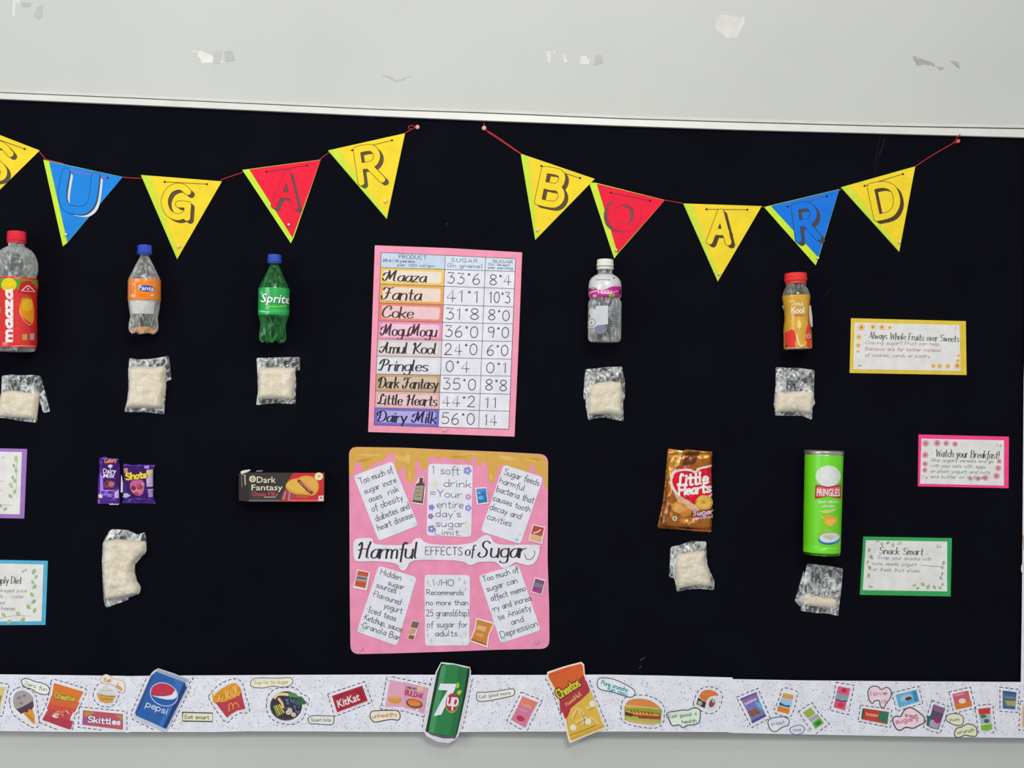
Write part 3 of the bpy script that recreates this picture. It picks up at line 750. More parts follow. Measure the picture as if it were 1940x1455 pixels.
# bowl
P = smoothpts([(509, 1338), (512, 1320), (524, 1309), (540, 1307), (558, 1308), (568, 1318), (581, 1325), (576, 1340), (572, 1356), (560, 1366), (543, 1368), (524, 1363), (513, 1353)], 3)
a = cutout('fruit_bowl_cutout', 'round fruit bowl cutout with banana, blueberries and green slices', P, 'B')
a.ell(542, 1337.5, 30.5, 28, '5c4a50', 0, n=26); a.ell(541.5, 1337, 28, 25.6, '3c3640', 1, n=24)
for i in range(24):
    x, y = 541+random.random()*27, 1324+random.random()*28; a.ell(x, y, 3.3, 3.1, random.choice(['39405e', '2f3450', '4a5276']), 3, n=9); a.ell(x-.8, y-.8, 1, .9, 'b4bcd0', 4, n=6)
for x, y, an in ((545, 1318, -10), (552, 1314, 30), (557, 1328, 30), (562, 1322, 15), (567, 1330, 5)): a.leaf(x, y, 15, an, '5a9050' if y < 1320 else '3c6a48', 5)
a.line([(520, 1322), (526, 1316), (536, 1315), (545, 1316)], 5.5, 'e6cc9c', 5, smooth=3); a.line([(528, 1324), (534, 1332), (536, 1340)], 5, 'dfc088', 5, smooth=3)
for k in range(4): a.line([(519+k*3.4, 1338-k), (527+k*3.6, 1356-k*2)], 2.6, ['9ab040', 'c4c858', 'a8a838', 'd4c468'][k], 5)
for x, y in ((546, 1350), (556, 1354), (549, 1346)): a.ell(x, y, 5, 4, 'e2cfb4', 6, rot=20, n=12); a.ell(x, y, 1.6, 1.2, 'a07860', 7, n=6)
fin(a)
caption([(583.5, 1364), (587, 1357), (598, 1355.5), (620, 1356), (631, 1357), (633, 1364), (630, 1372), (616, 1373), (598, 1371.5), (587, 1371)], 'small grey rounded label below and right of the fruit bowl', 'B', [('Smart bite', 589, 1367, 6.5, 0, 38)], '77776e', 'e9e8de', '56585c')
# wafer pack
P = [(626.3, 1318), (688, 1297), (699.4, 1328), (636.8, 1351.6)]
a = cutout('wafer_pack_cutout', 'tilted red wafer bar pack cutout with white lettering', P, 'B')
a.poly(ins(P, 2.6), 'b02c3c'); a.poly([(635, 1321), (684, 1305), (690, 1325), (642, 1343)], '9c2434', 1)
a.ell(661, 1325, 23, 11, 'a83440', 2, rot=-19); a.font('KitKat', 641, 1341, 15, 'eadfdc', -20, .1, fit=44, bold=.06, z=4); fin(a)
# noodle pack
P = [(736.8, 1285.5), (815.4, 1302), (806.8, 1355), (767, 1343), (726.7, 1339.6)]
a = cutout('noodle_pack_cutout', 'pale pink noodle pack cutout partly behind the green can', P, 'B')
a.poly(ins(P, 3), 'e2a6bc'); a.poly([(764, 1292), (811, 1303), (804, 1350), (766, 1341)], 'd9a0b4', 1)
a.ell(748, 1326, 13, 6.5, 'dc9440', 2, rot=6); a.ell(748, 1324, 10, 4, 'e8b860', 3, rot=6)
for i in range(8): a.line([(739+i*2.4, 1321+random.random()*3), (741+i*2.2, 1327)], .8, 'b87428', 4)
a.ell(785, 1333, 16, 8.5, '6e4840', 2, rot=12); a.ell(785, 1332, 13, 6.5, 'e07a34', 3, rot=12)
for i in range(7): a.line([(775+i*3, 1328+i*.6), (777+i*2.6, 1336)], 1, 'f0a050', 4)
a.text('BULDAK', 767, 1316, 9, 'b83050', 1.8, 12, fit=34, z=4); a.text('CARBO HOT', 769, 1303.5, 3.5, '5a4a58', .7, 12, fit=20, z=4); a.ell(796, 1305, 6, 4.5, 'e6c094', 3); a.ell(790, 1345, 3, 3, 'e8d8dc', 4); fin(a)
caption([(700.7, 1357), (704, 1348), (716, 1346), (740, 1345.5), (754, 1347), (758.4, 1356), (755, 1364), (742, 1363), (724, 1366), (708, 1367.5)], 'cream label with orange lettering below the pink noodle pack', 'B', [('unhealthy', 706, 1360.5, 7.5, -5, 47)], 'cc8844', 'efe6d4', '50504c', 1.8, wd=1.1)
# green soda can
P = [(835.6, 1254.4), (860, 1257), (890.5, 1263.8), (892.6, 1273), (886, 1310), (878, 1352), (868.8, 1393), (862, 1402), (850, 1408), (827, 1404.5), (808, 1394.4), (803, 1385.7), (810, 1345), (818, 1305), (825.5, 1273)]
a = cutout('green_can_cutout', 'tall green soda can cutout with large white seven hanging below the board', P, 'B', rim='dedee6', lift=.0008)
a.poly([(836, 1257), (890, 1266), (890, 1275), (882, 1320), (866, 1391), (860, 1399), (848, 1402), (824, 1397), (806, 1385), (815, 1340), (828, 1274)], '26382e')
a.poly([(838, 1259), (860, 1259), (886, 1266), (877, 1320), (863, 1394), (835, 1392), (811, 1388), (820, 1340), (831, 1290)], '2f8148', 1)
a.poly([(836, 1262), (846, 1261), (835, 1320), (822, 1390), (812, 1388), (822, 1335)], '4a9862', 2); a.poly([(868, 1262), (886, 1267), (876, 1320), (862, 1394), (852, 1395), (866, 1320)], '2a7240', 2)
a.poly([(808, 1386), (836, 1393), (865, 1394), (862, 1400), (846, 1402), (824, 1397)], '5a5a60', 2); a.poly([(812, 1391), (840, 1399), (861, 1399), (850, 1405), (826, 1402)], 'd8d4dc', 3)
a.poly([(834, 1295), (864.5, 1295.5), (862, 1306), (846, 1333), (836, 1354), (821.5, 1356.5), (836, 1328), (848, 1308), (830, 1307)], 'e6e6f0', 4)
a.ell(856.5, 1332.5, 12.5, 18.5, '8ab850', 5, rot=6); a.ell(856.5, 1331, 12, 17.5, 'b43840', 6, rot=6); a.text('up', 847, 1336, 26, 'ecdce4', 3.4, 4, slant=.12, fit=20, z=7, jit=0)
a.leaf(866, 1305, 13, -80, '9cc43c', 5); a.leaf(865, 1314, 12, -30, 'a8c83c', 6); a.leaf(868, 1317, 8, -60, 'd0d048', 7)
fin(a)
caption([(902.5, 1317), (905, 1312), (920, 1311.5), (948, 1308), (970, 1305), (975, 1309), (973, 1317), (960, 1321), (930, 1327), (906, 1328.5)], 'slim white label sloping up to the right of the green can', 'B', [('Eat good more', 908, 1323.5, 6.5, -8, 60)], '77746a', 'ebeae2', '5a5a5c')
# pink pack
P = [(989.8, 1317), (1020.8, 1329.5), (1008, 1355), (995.6, 1380.7), (980, 1373), (966, 1364), (978, 1340)]
a = cutout('pink_pouch_cutout', 'small pink pouch cutout left of the tall cheese snack bag', P, 'B')
a.poly(ins(P, 2), 'd87c98'); a.poly([(990, 1320), (1018, 1331), (1012, 1342), (984, 1331)], 'e0826e', 1); a.ell(986, 1361, 8, 5, 'b8385c', 2, rot=20); a.scrib(988, 1333, 20, 7, 22, 'f0b090', 1.6); a.scrib(984, 1343, 15, 5, 22, 'e8b0c4', 1.2); fin(a)
# cheese snack bag
P = rnd([(1036.7, 1273), (1070, 1262), (1101.6, 1253.7), (1106.7, 1258.8), (1108, 1277.5), (1127, 1330), (1147.8, 1380), (1112, 1394), (1079, 1408), (1074, 1391.5), (1071, 1368), (1060, 1335), (1049.7, 1306), (1036, 1282)], 2)
a = cutout('cheese_snack_bag_cutout', 'tall tilted cheese puffs bag cutout, orange above and yellow below', P, 'B', rim='efe4d0', lift=.0008)
a.poly(rnd([(1039, 1276), (1070, 1265), (1101, 1257), (1104.5, 1262), (1106, 1279), (1124, 1330), (1144, 1378), (1110, 1391), (1081, 1403), (1077, 1390), (1073, 1364), (1062, 1333), (1051, 1304), (1039, 1283)], 2), 'd8622e')
a.poly([(1059, 1325), (1105, 1279), (1124, 1330), (1129, 1340), (1085, 1345), (1070, 1362)], 'b03444', 1); a.poly([(1103, 1292), (1111, 1290), (1118, 1308), (1080, 1338), (1062, 1352), (1060, 1331)], 'b43848', 1)
a.poly([(1119, 1309), (1144, 1378), (1110, 1391), (1081, 1403), (1077, 1390), (1074, 1362), (1082, 1341), (1100, 1327)], 'dfb648', 2); a.line([(1080, 1393), (1105, 1384), (1132, 1373)], 1.2, '8a6428', 4); a.poly([(1081, 1397), (1144, 1373), (1145, 1378), (1083, 1403)], 'd4a63c', 3)
for x, y, l, an in ((1085, 1358, 18, -60), (1098, 1345, 20, 60), (1112, 1342, 16, -20), (1092, 1368, 20, -25), (1118, 1360, 18, 40), (1104, 1372, 14, -70)):
    r = math.radians(an); a.line([(x, y), (x+l*math.cos(r), y+l*math.sin(r))], 7, 'ecc878', 4); a.line([(x+2, y+3), (x+l*math.cos(r), y+l*math.sin(r)+3)], 1, '9a6a30', 5)
for x, y in ((1114, 1367), (1086, 1378), (1122, 1333)): a.ell(x, y, 6, 6, 'e8e2d8', 6, n=12)
a.text('Cheetos', 1060, 1324, 17, '3a3220', 6, -33, fit=48, z=6, jit=0); a.text('Cheetos', 1060, 1324, 17, 'd8c23c', 3, -33, fit=48, z=7, jit=0)
a.text('Flamin', 1074, 1338, 6, 'd8a058', 1.5, -38, fit=20, z=7); a.text('Hot', 1091, 1325, 8, 'dca860', 1.8, -38, fit=14, z=7)
a.line([(1040, 1279), (1062, 1274), (1080, 1266)], .8, 'b84c28', 3); fin(a)
caption([(1131, 1297), (1134, 1286), (1146, 1284), (1164, 1287), (1184, 1296), (1200, 1306), (1203, 1314), (1196, 1321), (1178, 1317), (1158, 1311), (1137, 1306)], 'white oval label with blue lettering right of the cheese snack bag', 'B', [('Pure crunchy', 1139, 1296, 8, 17, 52), ('fun now', 1150, 1307, 7, 17, 40)], '4a9ab4', 'e8eeee', '55595e', 1.6, wd=1.5)
# burger
P = smoothpts([(1181, 1342), (1184, 1328), (1198, 1322), (1222, 1322), (1242, 1329), (1254, 1341), (1254, 1356), (1252, 1368), (1240, 1375), (1215, 1373), (1192, 1368), (1181, 1360)], 3)
a = cutout('burger_cutout', 'layered burger cutout with golden bun and lettuce', P, 'B')
a.poly(smoothpts([(1183, 1340), (1190, 1328), (1208, 1323.5), (1232, 1327), (1250, 1340), (1252, 1346), (1220, 1342), (1184, 1341)], 3), 'd98a4c', 1); a.poly([(1183, 1340), (1253, 1346), (1252, 1368), (1184, 1364)], '9c5a34', 0); a.poly([(1186, 1334), (1250, 1342), (1252, 1347), (1184, 1342)], 'e0b060', 2)
a.poly([(1183, 1340), (1200, 1341), (1230, 1342), (1254, 1345), (1254, 1352), (1240, 1351), (1222, 1348), (1200, 1346), (1184, 1345)], '84a83c', 3); a.poly([(1190, 1345), (1240, 1349), (1238, 1354), (1190, 1350)], 'b85a34', 3)
a.poly([(1184, 1346), (1210, 1348), (1250, 1354), (1246, 1358), (1215, 1356), (1188, 1350)], 'e8a83c', 4); a.poly([(1184, 1348), (1198, 1352), (1198, 1358), (1184, 1355)], '5c3a34', 5); a.poly([(1208, 1354), (1250, 1357), (1249, 1363), (1210, 1361)], '9c4438', 5)
a.poly([(1182, 1355), (1215, 1359), (1252, 1363), (1250, 1371), (1215, 1366), (1184, 1362)], 'a8b850', 4); a.poly([(1184, 1361), (1215, 1366), (1250, 1369), (1238, 1373.5), (1212, 1371), (1190, 1367)], 'dcac6c', 5)
for i in range(7): a.line([(1195+i*6.5, 1346+i*.8), (1198+i*6.5, 1350+i*.8)], 1.6, '4a3020', 5)
fin(a)
caption([(1262.5, 1354), (1268, 1349), (1278, 1347.5), (1292, 1345), (1304, 1345), (1312, 1341.5), (1322, 1342), (1327, 1348), (1325, 1368), (1315, 1373), (1302, 1374.5), (1294, 1379), (1286, 1373.5), (1274, 1375), (1268, 1365)], 'pale green cloud-shaped label right of the burger cutout', 'B', [('Eat good 4', 1267, 1360.5, 6.5, -6, 54), ('health', 1292, 1370.5, 6.5, -4, 28)], '5e8a5c', 'dfeadb', '50545a', 1.9, wd=1.1)
# sushi
P = smoothpts([(1318, 1332), (1324, 1316), (1332, 1308), (1344, 1305.5), (1358, 1310), (1364, 1318), (1362, 1332), (1356, 1343), (1344, 1347.5), (1334, 1344), (1322, 1338)], 3)
a = cutout('sushi_cutout', 'sushi roll cutout topped with orange salmon', P, 'B')
a.poly([(1323, 1321), (1331, 1328), (1338, 1330), (1335, 1342), (1319, 1334)], '34343a', 1); a.ell(1326, 1332, 5, 4, 'a8b890', 2, rot=30)
a.poly(smoothpts([(1325, 1318), (1332, 1309), (1344, 1307), (1356, 1311), (1361, 1318), (1350, 1319), (1343, 1322), (1337, 1329), (1329, 1325)], 3), 'd9783c', 2); a.line([(1330, 1314), (1340, 1316), (1350, 1313)], .8, 'eaa878', 3)
a.poly(smoothpts([(1340, 1326), (1348, 1319), (1361, 1319), (1359, 1333), (1351, 1344), (1337, 1342)], 3), 'dcd8e0', 3); a.ell(1349, 1332, 5.6, 8.5, '6c6450', 4, rot=22); a.ell(1346.5, 1334, 2.8, 5, '9c3c44', 5, rot=22); a.ell(1351.5, 1328, 2.6, 3.4, 'c8b88c', 5); fin(a)
# right strip
P = [(1401.6, 1323.5), (1433.4, 1309.8), (1443, 1333), (1453.6, 1358), (1426, 1372.5), (1413, 1347)]
a = cutout('purple_pack_cutout', 'purple biscuit pack cutout leaning left at the start of the right strip', P, 'C')
a.poly(ins(P, 2), '7a78b4'); a.poly([(1404, 1325), (1432, 1313), (1436, 1321), (1408, 1334)], '9a6a9c', 1); a.poly([(1430, 1330), (1441, 1331), (1447, 1346), (1436, 1340)], '62b4d8', 1)
for x, y in ((1422, 1350), (1430, 1346), (1436, 1350), (1426, 1354)): a.ell(x, y, 5, 3.6, '8a5c34', 2, rot=-25, n=10)
a.scrib(1411, 1334, 24, 6, -25, 'd6d0ea', 2.0); a.poly([(1401.6, 1324), (1433, 1311), (1434, 1313.5), (1403, 1327)], '56549a', 2); a.poly([(1425, 1370), (1452, 1357), (1450, 1353), (1423, 1366)], '504e92', 2); fin(a)
P = rnd([(1485.3, 1307), (1507, 1312), (1503, 1332), (1495.4, 1355), (1470, 1348), (1480, 1326)], 4)
a = cutout('orange_jar_cutout', 'small orange and white sweets cutout above the grey worded labels', P, 'C')
a.poly([(1484, 1313), (1504, 1317), (1501, 1326), (1481, 1322)], 'd99a5c', 1); a.poly([(1480, 1323), (1501, 1327), (1499, 1341), (1476, 1335)], 'a8c4dc', 1); a.poly([(1477, 1330), (1488, 1336), (1497, 1336), (1495, 1341), (1476, 1336)], '2c5c98', 2); a.poly([(1474, 1337), (1497, 1343), (1494, 1353), (1472, 1347)], 'dd8230', 1); a.ell(1490, 1317, 5, 3.4, 'b8b84c', 2); fin(a)
caption([(1454.5, 1370), (1458, 1362), (1472, 1358.5), (1486, 1358), (1495, 1364), (1493, 1374), (1482, 1378), (1470, 1386), (1460, 1383)], 'bean-shaped grey-blue label under the small orange and white sweets cutout', 'C', [('sweet', 1461, 1375, 8, -8, 26)], '7880a0', 'e2e2ec', '50525c', 1.6)
caption([(1496, 1381), (1503, 1376), (1516, 1373.5), (1524, 1379), (1521, 1388), (1510, 1392), (1500, 1389)], 'smallest oval grey-blue label, touching the bean-shaped one', 'C', [('nice', 1503, 1386, 6, -6, 15)], '6a74a4', 'e0e2ee', '6c7080', 1.4)
P = [(1518.5, 1349.5), (1537, 1337), (1547, 1352), (1564.7, 1371), (1544.5, 1385.5), (1531, 1368)]
a = cutout('green_sweet_cutout', 'green wrapped sweet cutout with a grey middle', P, 'C')
a.poly([(1521, 1350), (1536, 1340), (1545, 1352), (1530, 1361)], '98b458', 1); a.ell(1534, 1349, 4.5, 3.5, 'c4a440', 2, rot=-30); a.poly([(1531, 1362), (1548, 1352), (1553, 1358), (1537, 1369)], 'a8a8b4', 1); a.poly([(1538, 1370), (1553, 1359), (1561, 1370), (1545, 1381)], '64b03c', 1); a.ell(1550, 1370, 6, 4, '2e8438', 2, rot=-30); fin(a)
P = [(1587.8, 1297.5), (1613, 1302), (1608, 1325), (1603.7, 1348.7), (1577.7, 1342), (1584, 1320)]
a = cutout('pink_sweet_cutout', 'pink wrapped sweet cutout with a blue middle band', P, 'C')
a.poly([(1588, 1300), (1611, 1304), (1608, 1318), (1585, 1313)], 'da6080', 1); a.poly([(1585, 1313), (1608, 1318), (1605, 1330), (1582, 1325)], '8aa4b0', 1); a.poly([(1583, 1324), (1604, 1329), (1601, 1346), (1579, 1340)], 'd85c7c', 1)
a.ell(1599, 1308, 5, 4, 'c83048', 2); a.ell(1592, 1336, 6, 4.5, 'd0384c', 2); a.line([(1584, 1325), (1595, 1329), (1604, 1328)], 1.8, '28406c', 3); fin(a)
caption([(1644, 1310), (1650, 1301), (1662, 1300), (1670, 1306), (1680, 1302), (1688, 1308), (1688, 1320), (1680, 1332), (1674, 1341.5), (1668, 1338), (1666, 1328), (1657, 1328), (1652, 1333), (1646, 1324)], 'pink tooth-shaped label above the red and green bar cutout', 'C', [('love', 1649, 1318, 8, -4, 32), ('it', 1670, 1332, 8, 8, 9)], 'c07a92', 'eed6de', '55505a', 1.8, wd=1.3)
P = [(1634, 1341), (1685, 1348), (1682.7, 1373), (1630.7, 1363)]
a = cutout('chocolate_bar_cutout', 'red and green chocolate bar cutout with a white rim', P, 'C')
a.poly(ins(P, 1.4), 'c44434'); a.poly([(1666, 1348), (1684, 1350), (1681.5, 1370), (1664, 1366)], '2f7a5a', 1); a.poly([(1634, 1342.5), (1638.5, 1343), (1635, 1362), (1631.5, 1361)], '3c5c48', 1); a.scrib(1641, 1353, 22, 7, 8, 'eeb090', 1.9); fin(a)
P = [(1695, 1316), (1737, 1305.5), (1743, 1329.4), (1701.7, 1341.8)]
a = cutout('blue_pack_cutout', 'light blue sweets pack cutout beside the pink tooth-shaped label', P, 'C')
a.poly(ins(P, 1.6), '62b0d6'); a.poly([(1728, 1309), (1736, 1307.5), (1741, 1327), (1733, 1330)], '3a8cc0', 1); a.ell(1717, 1322, 12, 6.5, 'a8c4d4', 2, rot=-14); a.ell(1721, 1323.5, 6.5, 3.4, '6a3a48', 3, rot=-14); fin(a)
caption([(1691, 1364), (1696, 1357), (1706, 1357), (1712, 1347), (1722, 1340), (1732, 1343), (1742, 1350), (1751, 1359), (1751, 1369), (1742, 1374), (1730, 1380), (1716, 1378), (1706, 1383.5), (1697, 1380)], 'larger pink cloud-shaped label below the light blue pack cutout', 'C', [('sugary', 1697, 1371, 9, -9, 44), ('treat', 1714, 1358, 7, 4, 24)], 'c26a84', 'efd6dd', '50484e', 2.1, wd=1.4)
P = [(1768.5, 1332.7), (1792, 1341), (1786, 1362), (1778, 1384), (1765, 1381), (1755, 1375.6), (1762, 1353)]
a = cutout('purple_can_cutout', 'slanting purple soda can cutout between two worded labels', P, 'C')
a.poly(ins(P, 1.4), '5c5068'); a.poly([(1770, 1335), (1790, 1342), (1787, 1352), (1768, 1346)], '8a6488', 1); a.poly([(1760, 1362), (1781, 1368), (1776, 1382), (1757, 1374)], 'a8a0b8', 1); a.ell(1776, 1365, 6, 5.4, 'a82c5c', 2); a.poly([(1757, 1357), (1764, 1355), (1760, 1376), (1755, 1374)], '3c6464', 2); fin(a)
P = [(1803, 1314.5), (1835, 1307), (1842.7, 1338.5), (1810.5, 1346)]
a = cutout('orange_pack_cutout', 'pink and orange square packet cutout above the yellow worded labels', P, 'C')
a.poly(ins(P, 1.5), 'd06070'); a.poly([(1808, 1334), (1840, 1327), (1841.5, 1337), (1811, 1344)], 'dc7a34', 1); a.ell(1823, 1328, 7, 5, 'e4d4c8', 2); a.scrib(1809, 1318, 18, 3, -13, 'f0c4cc', 1.2); fin(a)
caption([(1791.5, 1362), (1796, 1354), (1808, 1351.5), (1820, 1354), (1826, 1362), (1823, 1373), (1812, 1374.5), (1798, 1369)], 'upper yellow-green worded label under the orange packet cutout', 'C', [('yum', 1798, 1366, 7, 0, 20)], '8c8a4c', 'e8e6cc', '55565a', 1.6, wd=1.1)
caption([(1808, 1389), (1812, 1380), (1822, 1377), (1832, 1371.5), (1845, 1374), (1851, 1382), (1850, 1394), (1840, 1395), (1828, 1393), (1818, 1397), (1810, 1396)], 'lower yellow-green worded label at the bottom edge of the right strip', 'C', [('crunch', 1814, 1391, 7, -10, 33)], '8a8a3c', 'e6e6c6', '55565a', 1.8, lift=.0003, wd=1.2)
P = rnd([(1851, 1341), (1877, 1338.5), (1878, 1356), (1882, 1382), (1872, 1387), (1857.5, 1386), (1855, 1362)], 2)
a = cutout('red_lid_jar_cutout', 'jar cutout with red lid, grey middle and green base', P, 'C')
a.poly([(1853, 1343), (1876, 1340.5), (1876.5, 1352), (1855, 1355)], 'cf3c3c', 1); a.poly([(1856, 1354), (1876, 1352), (1878, 1370), (1858, 1372)], 'b0b8b8', 1); a.ell(1863, 1357, 6, 3.5, '3c8438', 2); a.ell(1869, 1366, 5, 4, '505c78', 2); a.poly([(1858, 1374), (1879, 1371), (1880, 1381), (1871, 1385), (1859, 1384)], '7cb83c', 2); fin(a)
P = [(1898.8, 1307), (1926.8, 1310.4), (1924, 1345), (1898.8, 1343.4)]
a = cutout('blue_snack_pack_cutout', 'dark blue snack packet cutout nearest the right end of the strip', P, 'C')
a.poly(ins(P, 1.4), '4c6c90'); a.poly([(1901, 1309), (1925, 1312), (1925, 1316), (1901, 1313)], '3458a0', 1); a.poly([(1903, 1327), (1924, 1328), (1923, 1338), (1908, 1337)], 'a8a45c', 1); a.poly([(1900, 1337), (1923, 1340), (1923, 1344), (1900, 1342)], '3c64a8', 2); a.scrib(1903, 1321, 19, 4, 4, 'b0a868', 1.3); fin(a)
P = [(1937, 1333), (1962, 1335), (1960, 1381), (1935, 1379)]
a = cutout('cream_pack_cutout', 'cream packet cutout cut off by the right picture edge', P, 'C', rim='e0d8c0'); a.poly(ins(P, 3), 'd4ac94'); fin(a)
# upright strip: two cutouts just entering the frame
P = smoothpts([(1934.5, 1076), (1938, 1067), (1950, 1064), (1958, 1076), (1950, 1089), (1937, 1086)], 3)
a = cutout('round_cutout', 'small white round cutout on the upright right strip', P, 'C', rim='dcdad6', dash=False); a.ell(1947, 1076, 7, 7, 'b8b0a4'); fin(a)
P = [(1937.5, 1014), (1960, 1012), (1960, 1044), (1936.5, 1040)]
a = cutout('beige_cutout', 'beige cutout just above the white round one on the right strip', P, 'C', rim='cdb8a4', dash=False); a.poly(ins(P, 4), 'b89880'); fin(a)
for k, S in (('A', SA), ('B', SB), ('C', SC)):
    DASH[k].build('dashed_pen_line', S, DC[k]-.0003)['kind'] = 'stuff'

# ================================================================ bunting
FG = 'triangle flags spelling SUGAR BOARD'
GREEN = 'c8e638'
def bunting(letter, label, back, face, hx, shade, ct, sz, ang, wt=None, line='2c2426', sd=(1, 1)):
    cx = sum(p[0] for p in back)/len(back); cy = sum(p[1] for p in back)/len(back)
    t = thing('bunting_flag', label, 'bunting flag', cx, cy, FG, FELT+.001)
    d = FELT+.001
    sheet('green_backing', back, d, .0007, mat(GREEN, 'paper'), t)
    sheet('face_card', face, d+.0008, .0006, mat(hx, 'paper'), t)
    D = d+.0014
    TL, TR, TP = face[0], face[1], face[-1]
    if hx in ('f3d42a',):      # printed lime edge fading into the yellow
        b = Art()
        for k, (u0, u1, c) in enumerate(((0, .05, 'c6e23c'), (.05, .085, 'd2dc3c'), (.085, .12, 'e2d63c'))):
            pt = lambda u: (TL[0]+(TR[0]-TL[0])*u, TL[1]+(TR[1]-TL[1])*u)
            tp = lambda u: (TP[0]+(TR[0]-TP[0])*u*.35, TP[1]+(TR[1]-TP[1])*u*.35)
            b.poly([pt(u0), pt(u1), tp(u1), tp(u0)], c, 0)
        b.build('lime_edge', t, D)
    ex = Vector((TR[0]-TL[0], TR[1]-TL[1])); W = ex.length; ex.normalize(); ey = Vector((-ex.y, ex.x))
    if ey.y < 0: ey = -ey
    O = Vector(back[0])
    ex2 = (Vector(TR)-O); W = ex2.length
    q = lambda u, v: tuple(O+ex2*u+ey*v)
    a = Art(); col = {'1484dc': '9a5ca8', 'f0183a': '7a1c30'}.get(hx, '6a4420')
    h0, h1 = q(.30, 9.5), q(.82, 7.5)
    a.line([h0, h1], 1.3 if hx != '1484dc' else 1.9, col, 0)
    for p in (h0, h1): a.ell(p[0], p[1], 2.1, 2.0, '241c1c', 1, n=10)
    a.build('thread_stitch', t, D)
    # block letter with drop shade
    w_, S = G[letter]; sx, sy = sz; wt = wt or 12
    gx = w_-.6; r = math.radians(ang); ca, sa = math.cos(r), math.sin(r)
    def f(x, y, ox=0, oy=0):
        u = (x-gx/2)*(sx-wt)/gx; v = -(y-4.5)*(sy-wt)/9
        return (ct[0]+u*ca-v*sa+ox, ct[1]+u*sa+v*ca+oy)
    a = Art()
    def sweep(W_, hx_, z, offs=((0, 0),)):
        V, Fc = merged([[f(x, y, ox, oy) for x, y in (P if sharp else smoothpts(P, 5, False))] for sharp, P in S for ox, oy in offs], W_); a.add(V, Fc, hx_, z)
    if letter == 'U': sweep(wt*.55, 'd4d6d8', 0, [(9.5, 8), (8, 6.5)])
    sweep(wt+.6, shade if letter != 'U' else '3c5068', 1 if letter != 'U' else 0, [(k*1.1*sd[0], k*.9*sd[1]) for k in ((1, 2, 3, 4, 5, 6) if letter != 'U' else (1, 2))])
    sweep(wt+1.8, line, 2); sweep(wt, hx, 3)
    a.build('block_letter', t, D)
    return t
YL, RD, BL_ = 'f3d42a', 'f0183a', '1484dc'
t = bunting('S', 'yellow flag with letter S cut off at the left edge', [(-67, 230), (75.3, 285), (-50, 409)], [(-62, 232), (75, 285.3), (-49, 407)], YL, '5c4c34', (-13, 304), (64, 78), 21)
t = bunting('U', 'blue flag with letter U edged in white', [(82, 302.5), (93, 305), (232.7, 335.3), (127.6, 460), (119, 466.5)], [(92.8, 305.6), (232.5, 335.5), (127.6, 459)], BL_, 'd0d4d8', (147, 364), (70, 84), 8, 15)
t = bunting('G', 'yellow flag with letter G, left of the red A flag', [(266.8, 331.4), (420.6, 343.5), (335.6, 491.2)], [(268.5, 331.8), (420.2, 343.7), (336, 489.5)], YL, '5a4830', (335, 382), (58, 70), 4)
t = bunting('A', 'red flag with letter A above the green bottle', [(458.9, 321.9), (607.8, 302.3), (556.5, 450), (551, 461)], [(472.5, 321), (607.5, 302.8), (554, 450)], RD, '6a4a48', (541, 359), (50, 74), 4, 11, line='7a3038')
t = bunting('R', 'yellow flag with letter R at the right end of the left string', [(621.2, 285), (767.6, 252.3), (732.8, 415)], [(623.5, 285), (767.2, 252.8), (732.5, 413)], YL, '5c5036', (699, 312), (50, 74), -8)
t = bunting('B', 'yellow flag with letter B at the left end of the right string', [(986.4, 291), (1127, 338.9), (1014, 454.7)], [(988, 291.8), (1126.5, 339), (1014.5, 453)], YL, '5a4830', (1045, 356), (52, 74), 12)
t = bunting('O', 'red flag with letter O beside the yellow B flag', [(1116, 346), (1128, 346), (1260, 379), (1171, 480), (1163.6, 490)], [(1130.7, 348), (1259.6, 379.3), (1170, 479)], RD, '7a4850', (1182, 406), (62, 64), 10, 13, line='a03844', sd=(-1, .4))
t = bunting('A', 'yellow flag with letter A in the middle of the right string', [(1294.3, 385.4), (1443.3, 390.5), (1360, 533.4)], [(1296, 385.6), (1442.8, 390.8), (1360.4, 531.5)], YL, '4e3c2c', (1363, 430), (46, 68), 3)
t = bunting('R', 'blue flag with letter R above the red capped bottle', [(1447.4, 392.2), (1590.3, 358.2), (1551, 488), (1545.4, 502.8)], [(1460.3, 389.9), (1590, 358.8), (1550.5, 487.5)], '0a74dc', '4a4444', (1527, 421), (48, 74), -7, line='283048')
t = bunting('D', 'yellow flag with letter D at the right end of the right string', [(1593, 354.8), (1734.2, 315), (1703.6, 477.3)], [(1595, 354.8), (1733.8, 315.5), (1703.3, 475.5)], YL, '4e3c24', (1676, 379), (54, 72), -12)

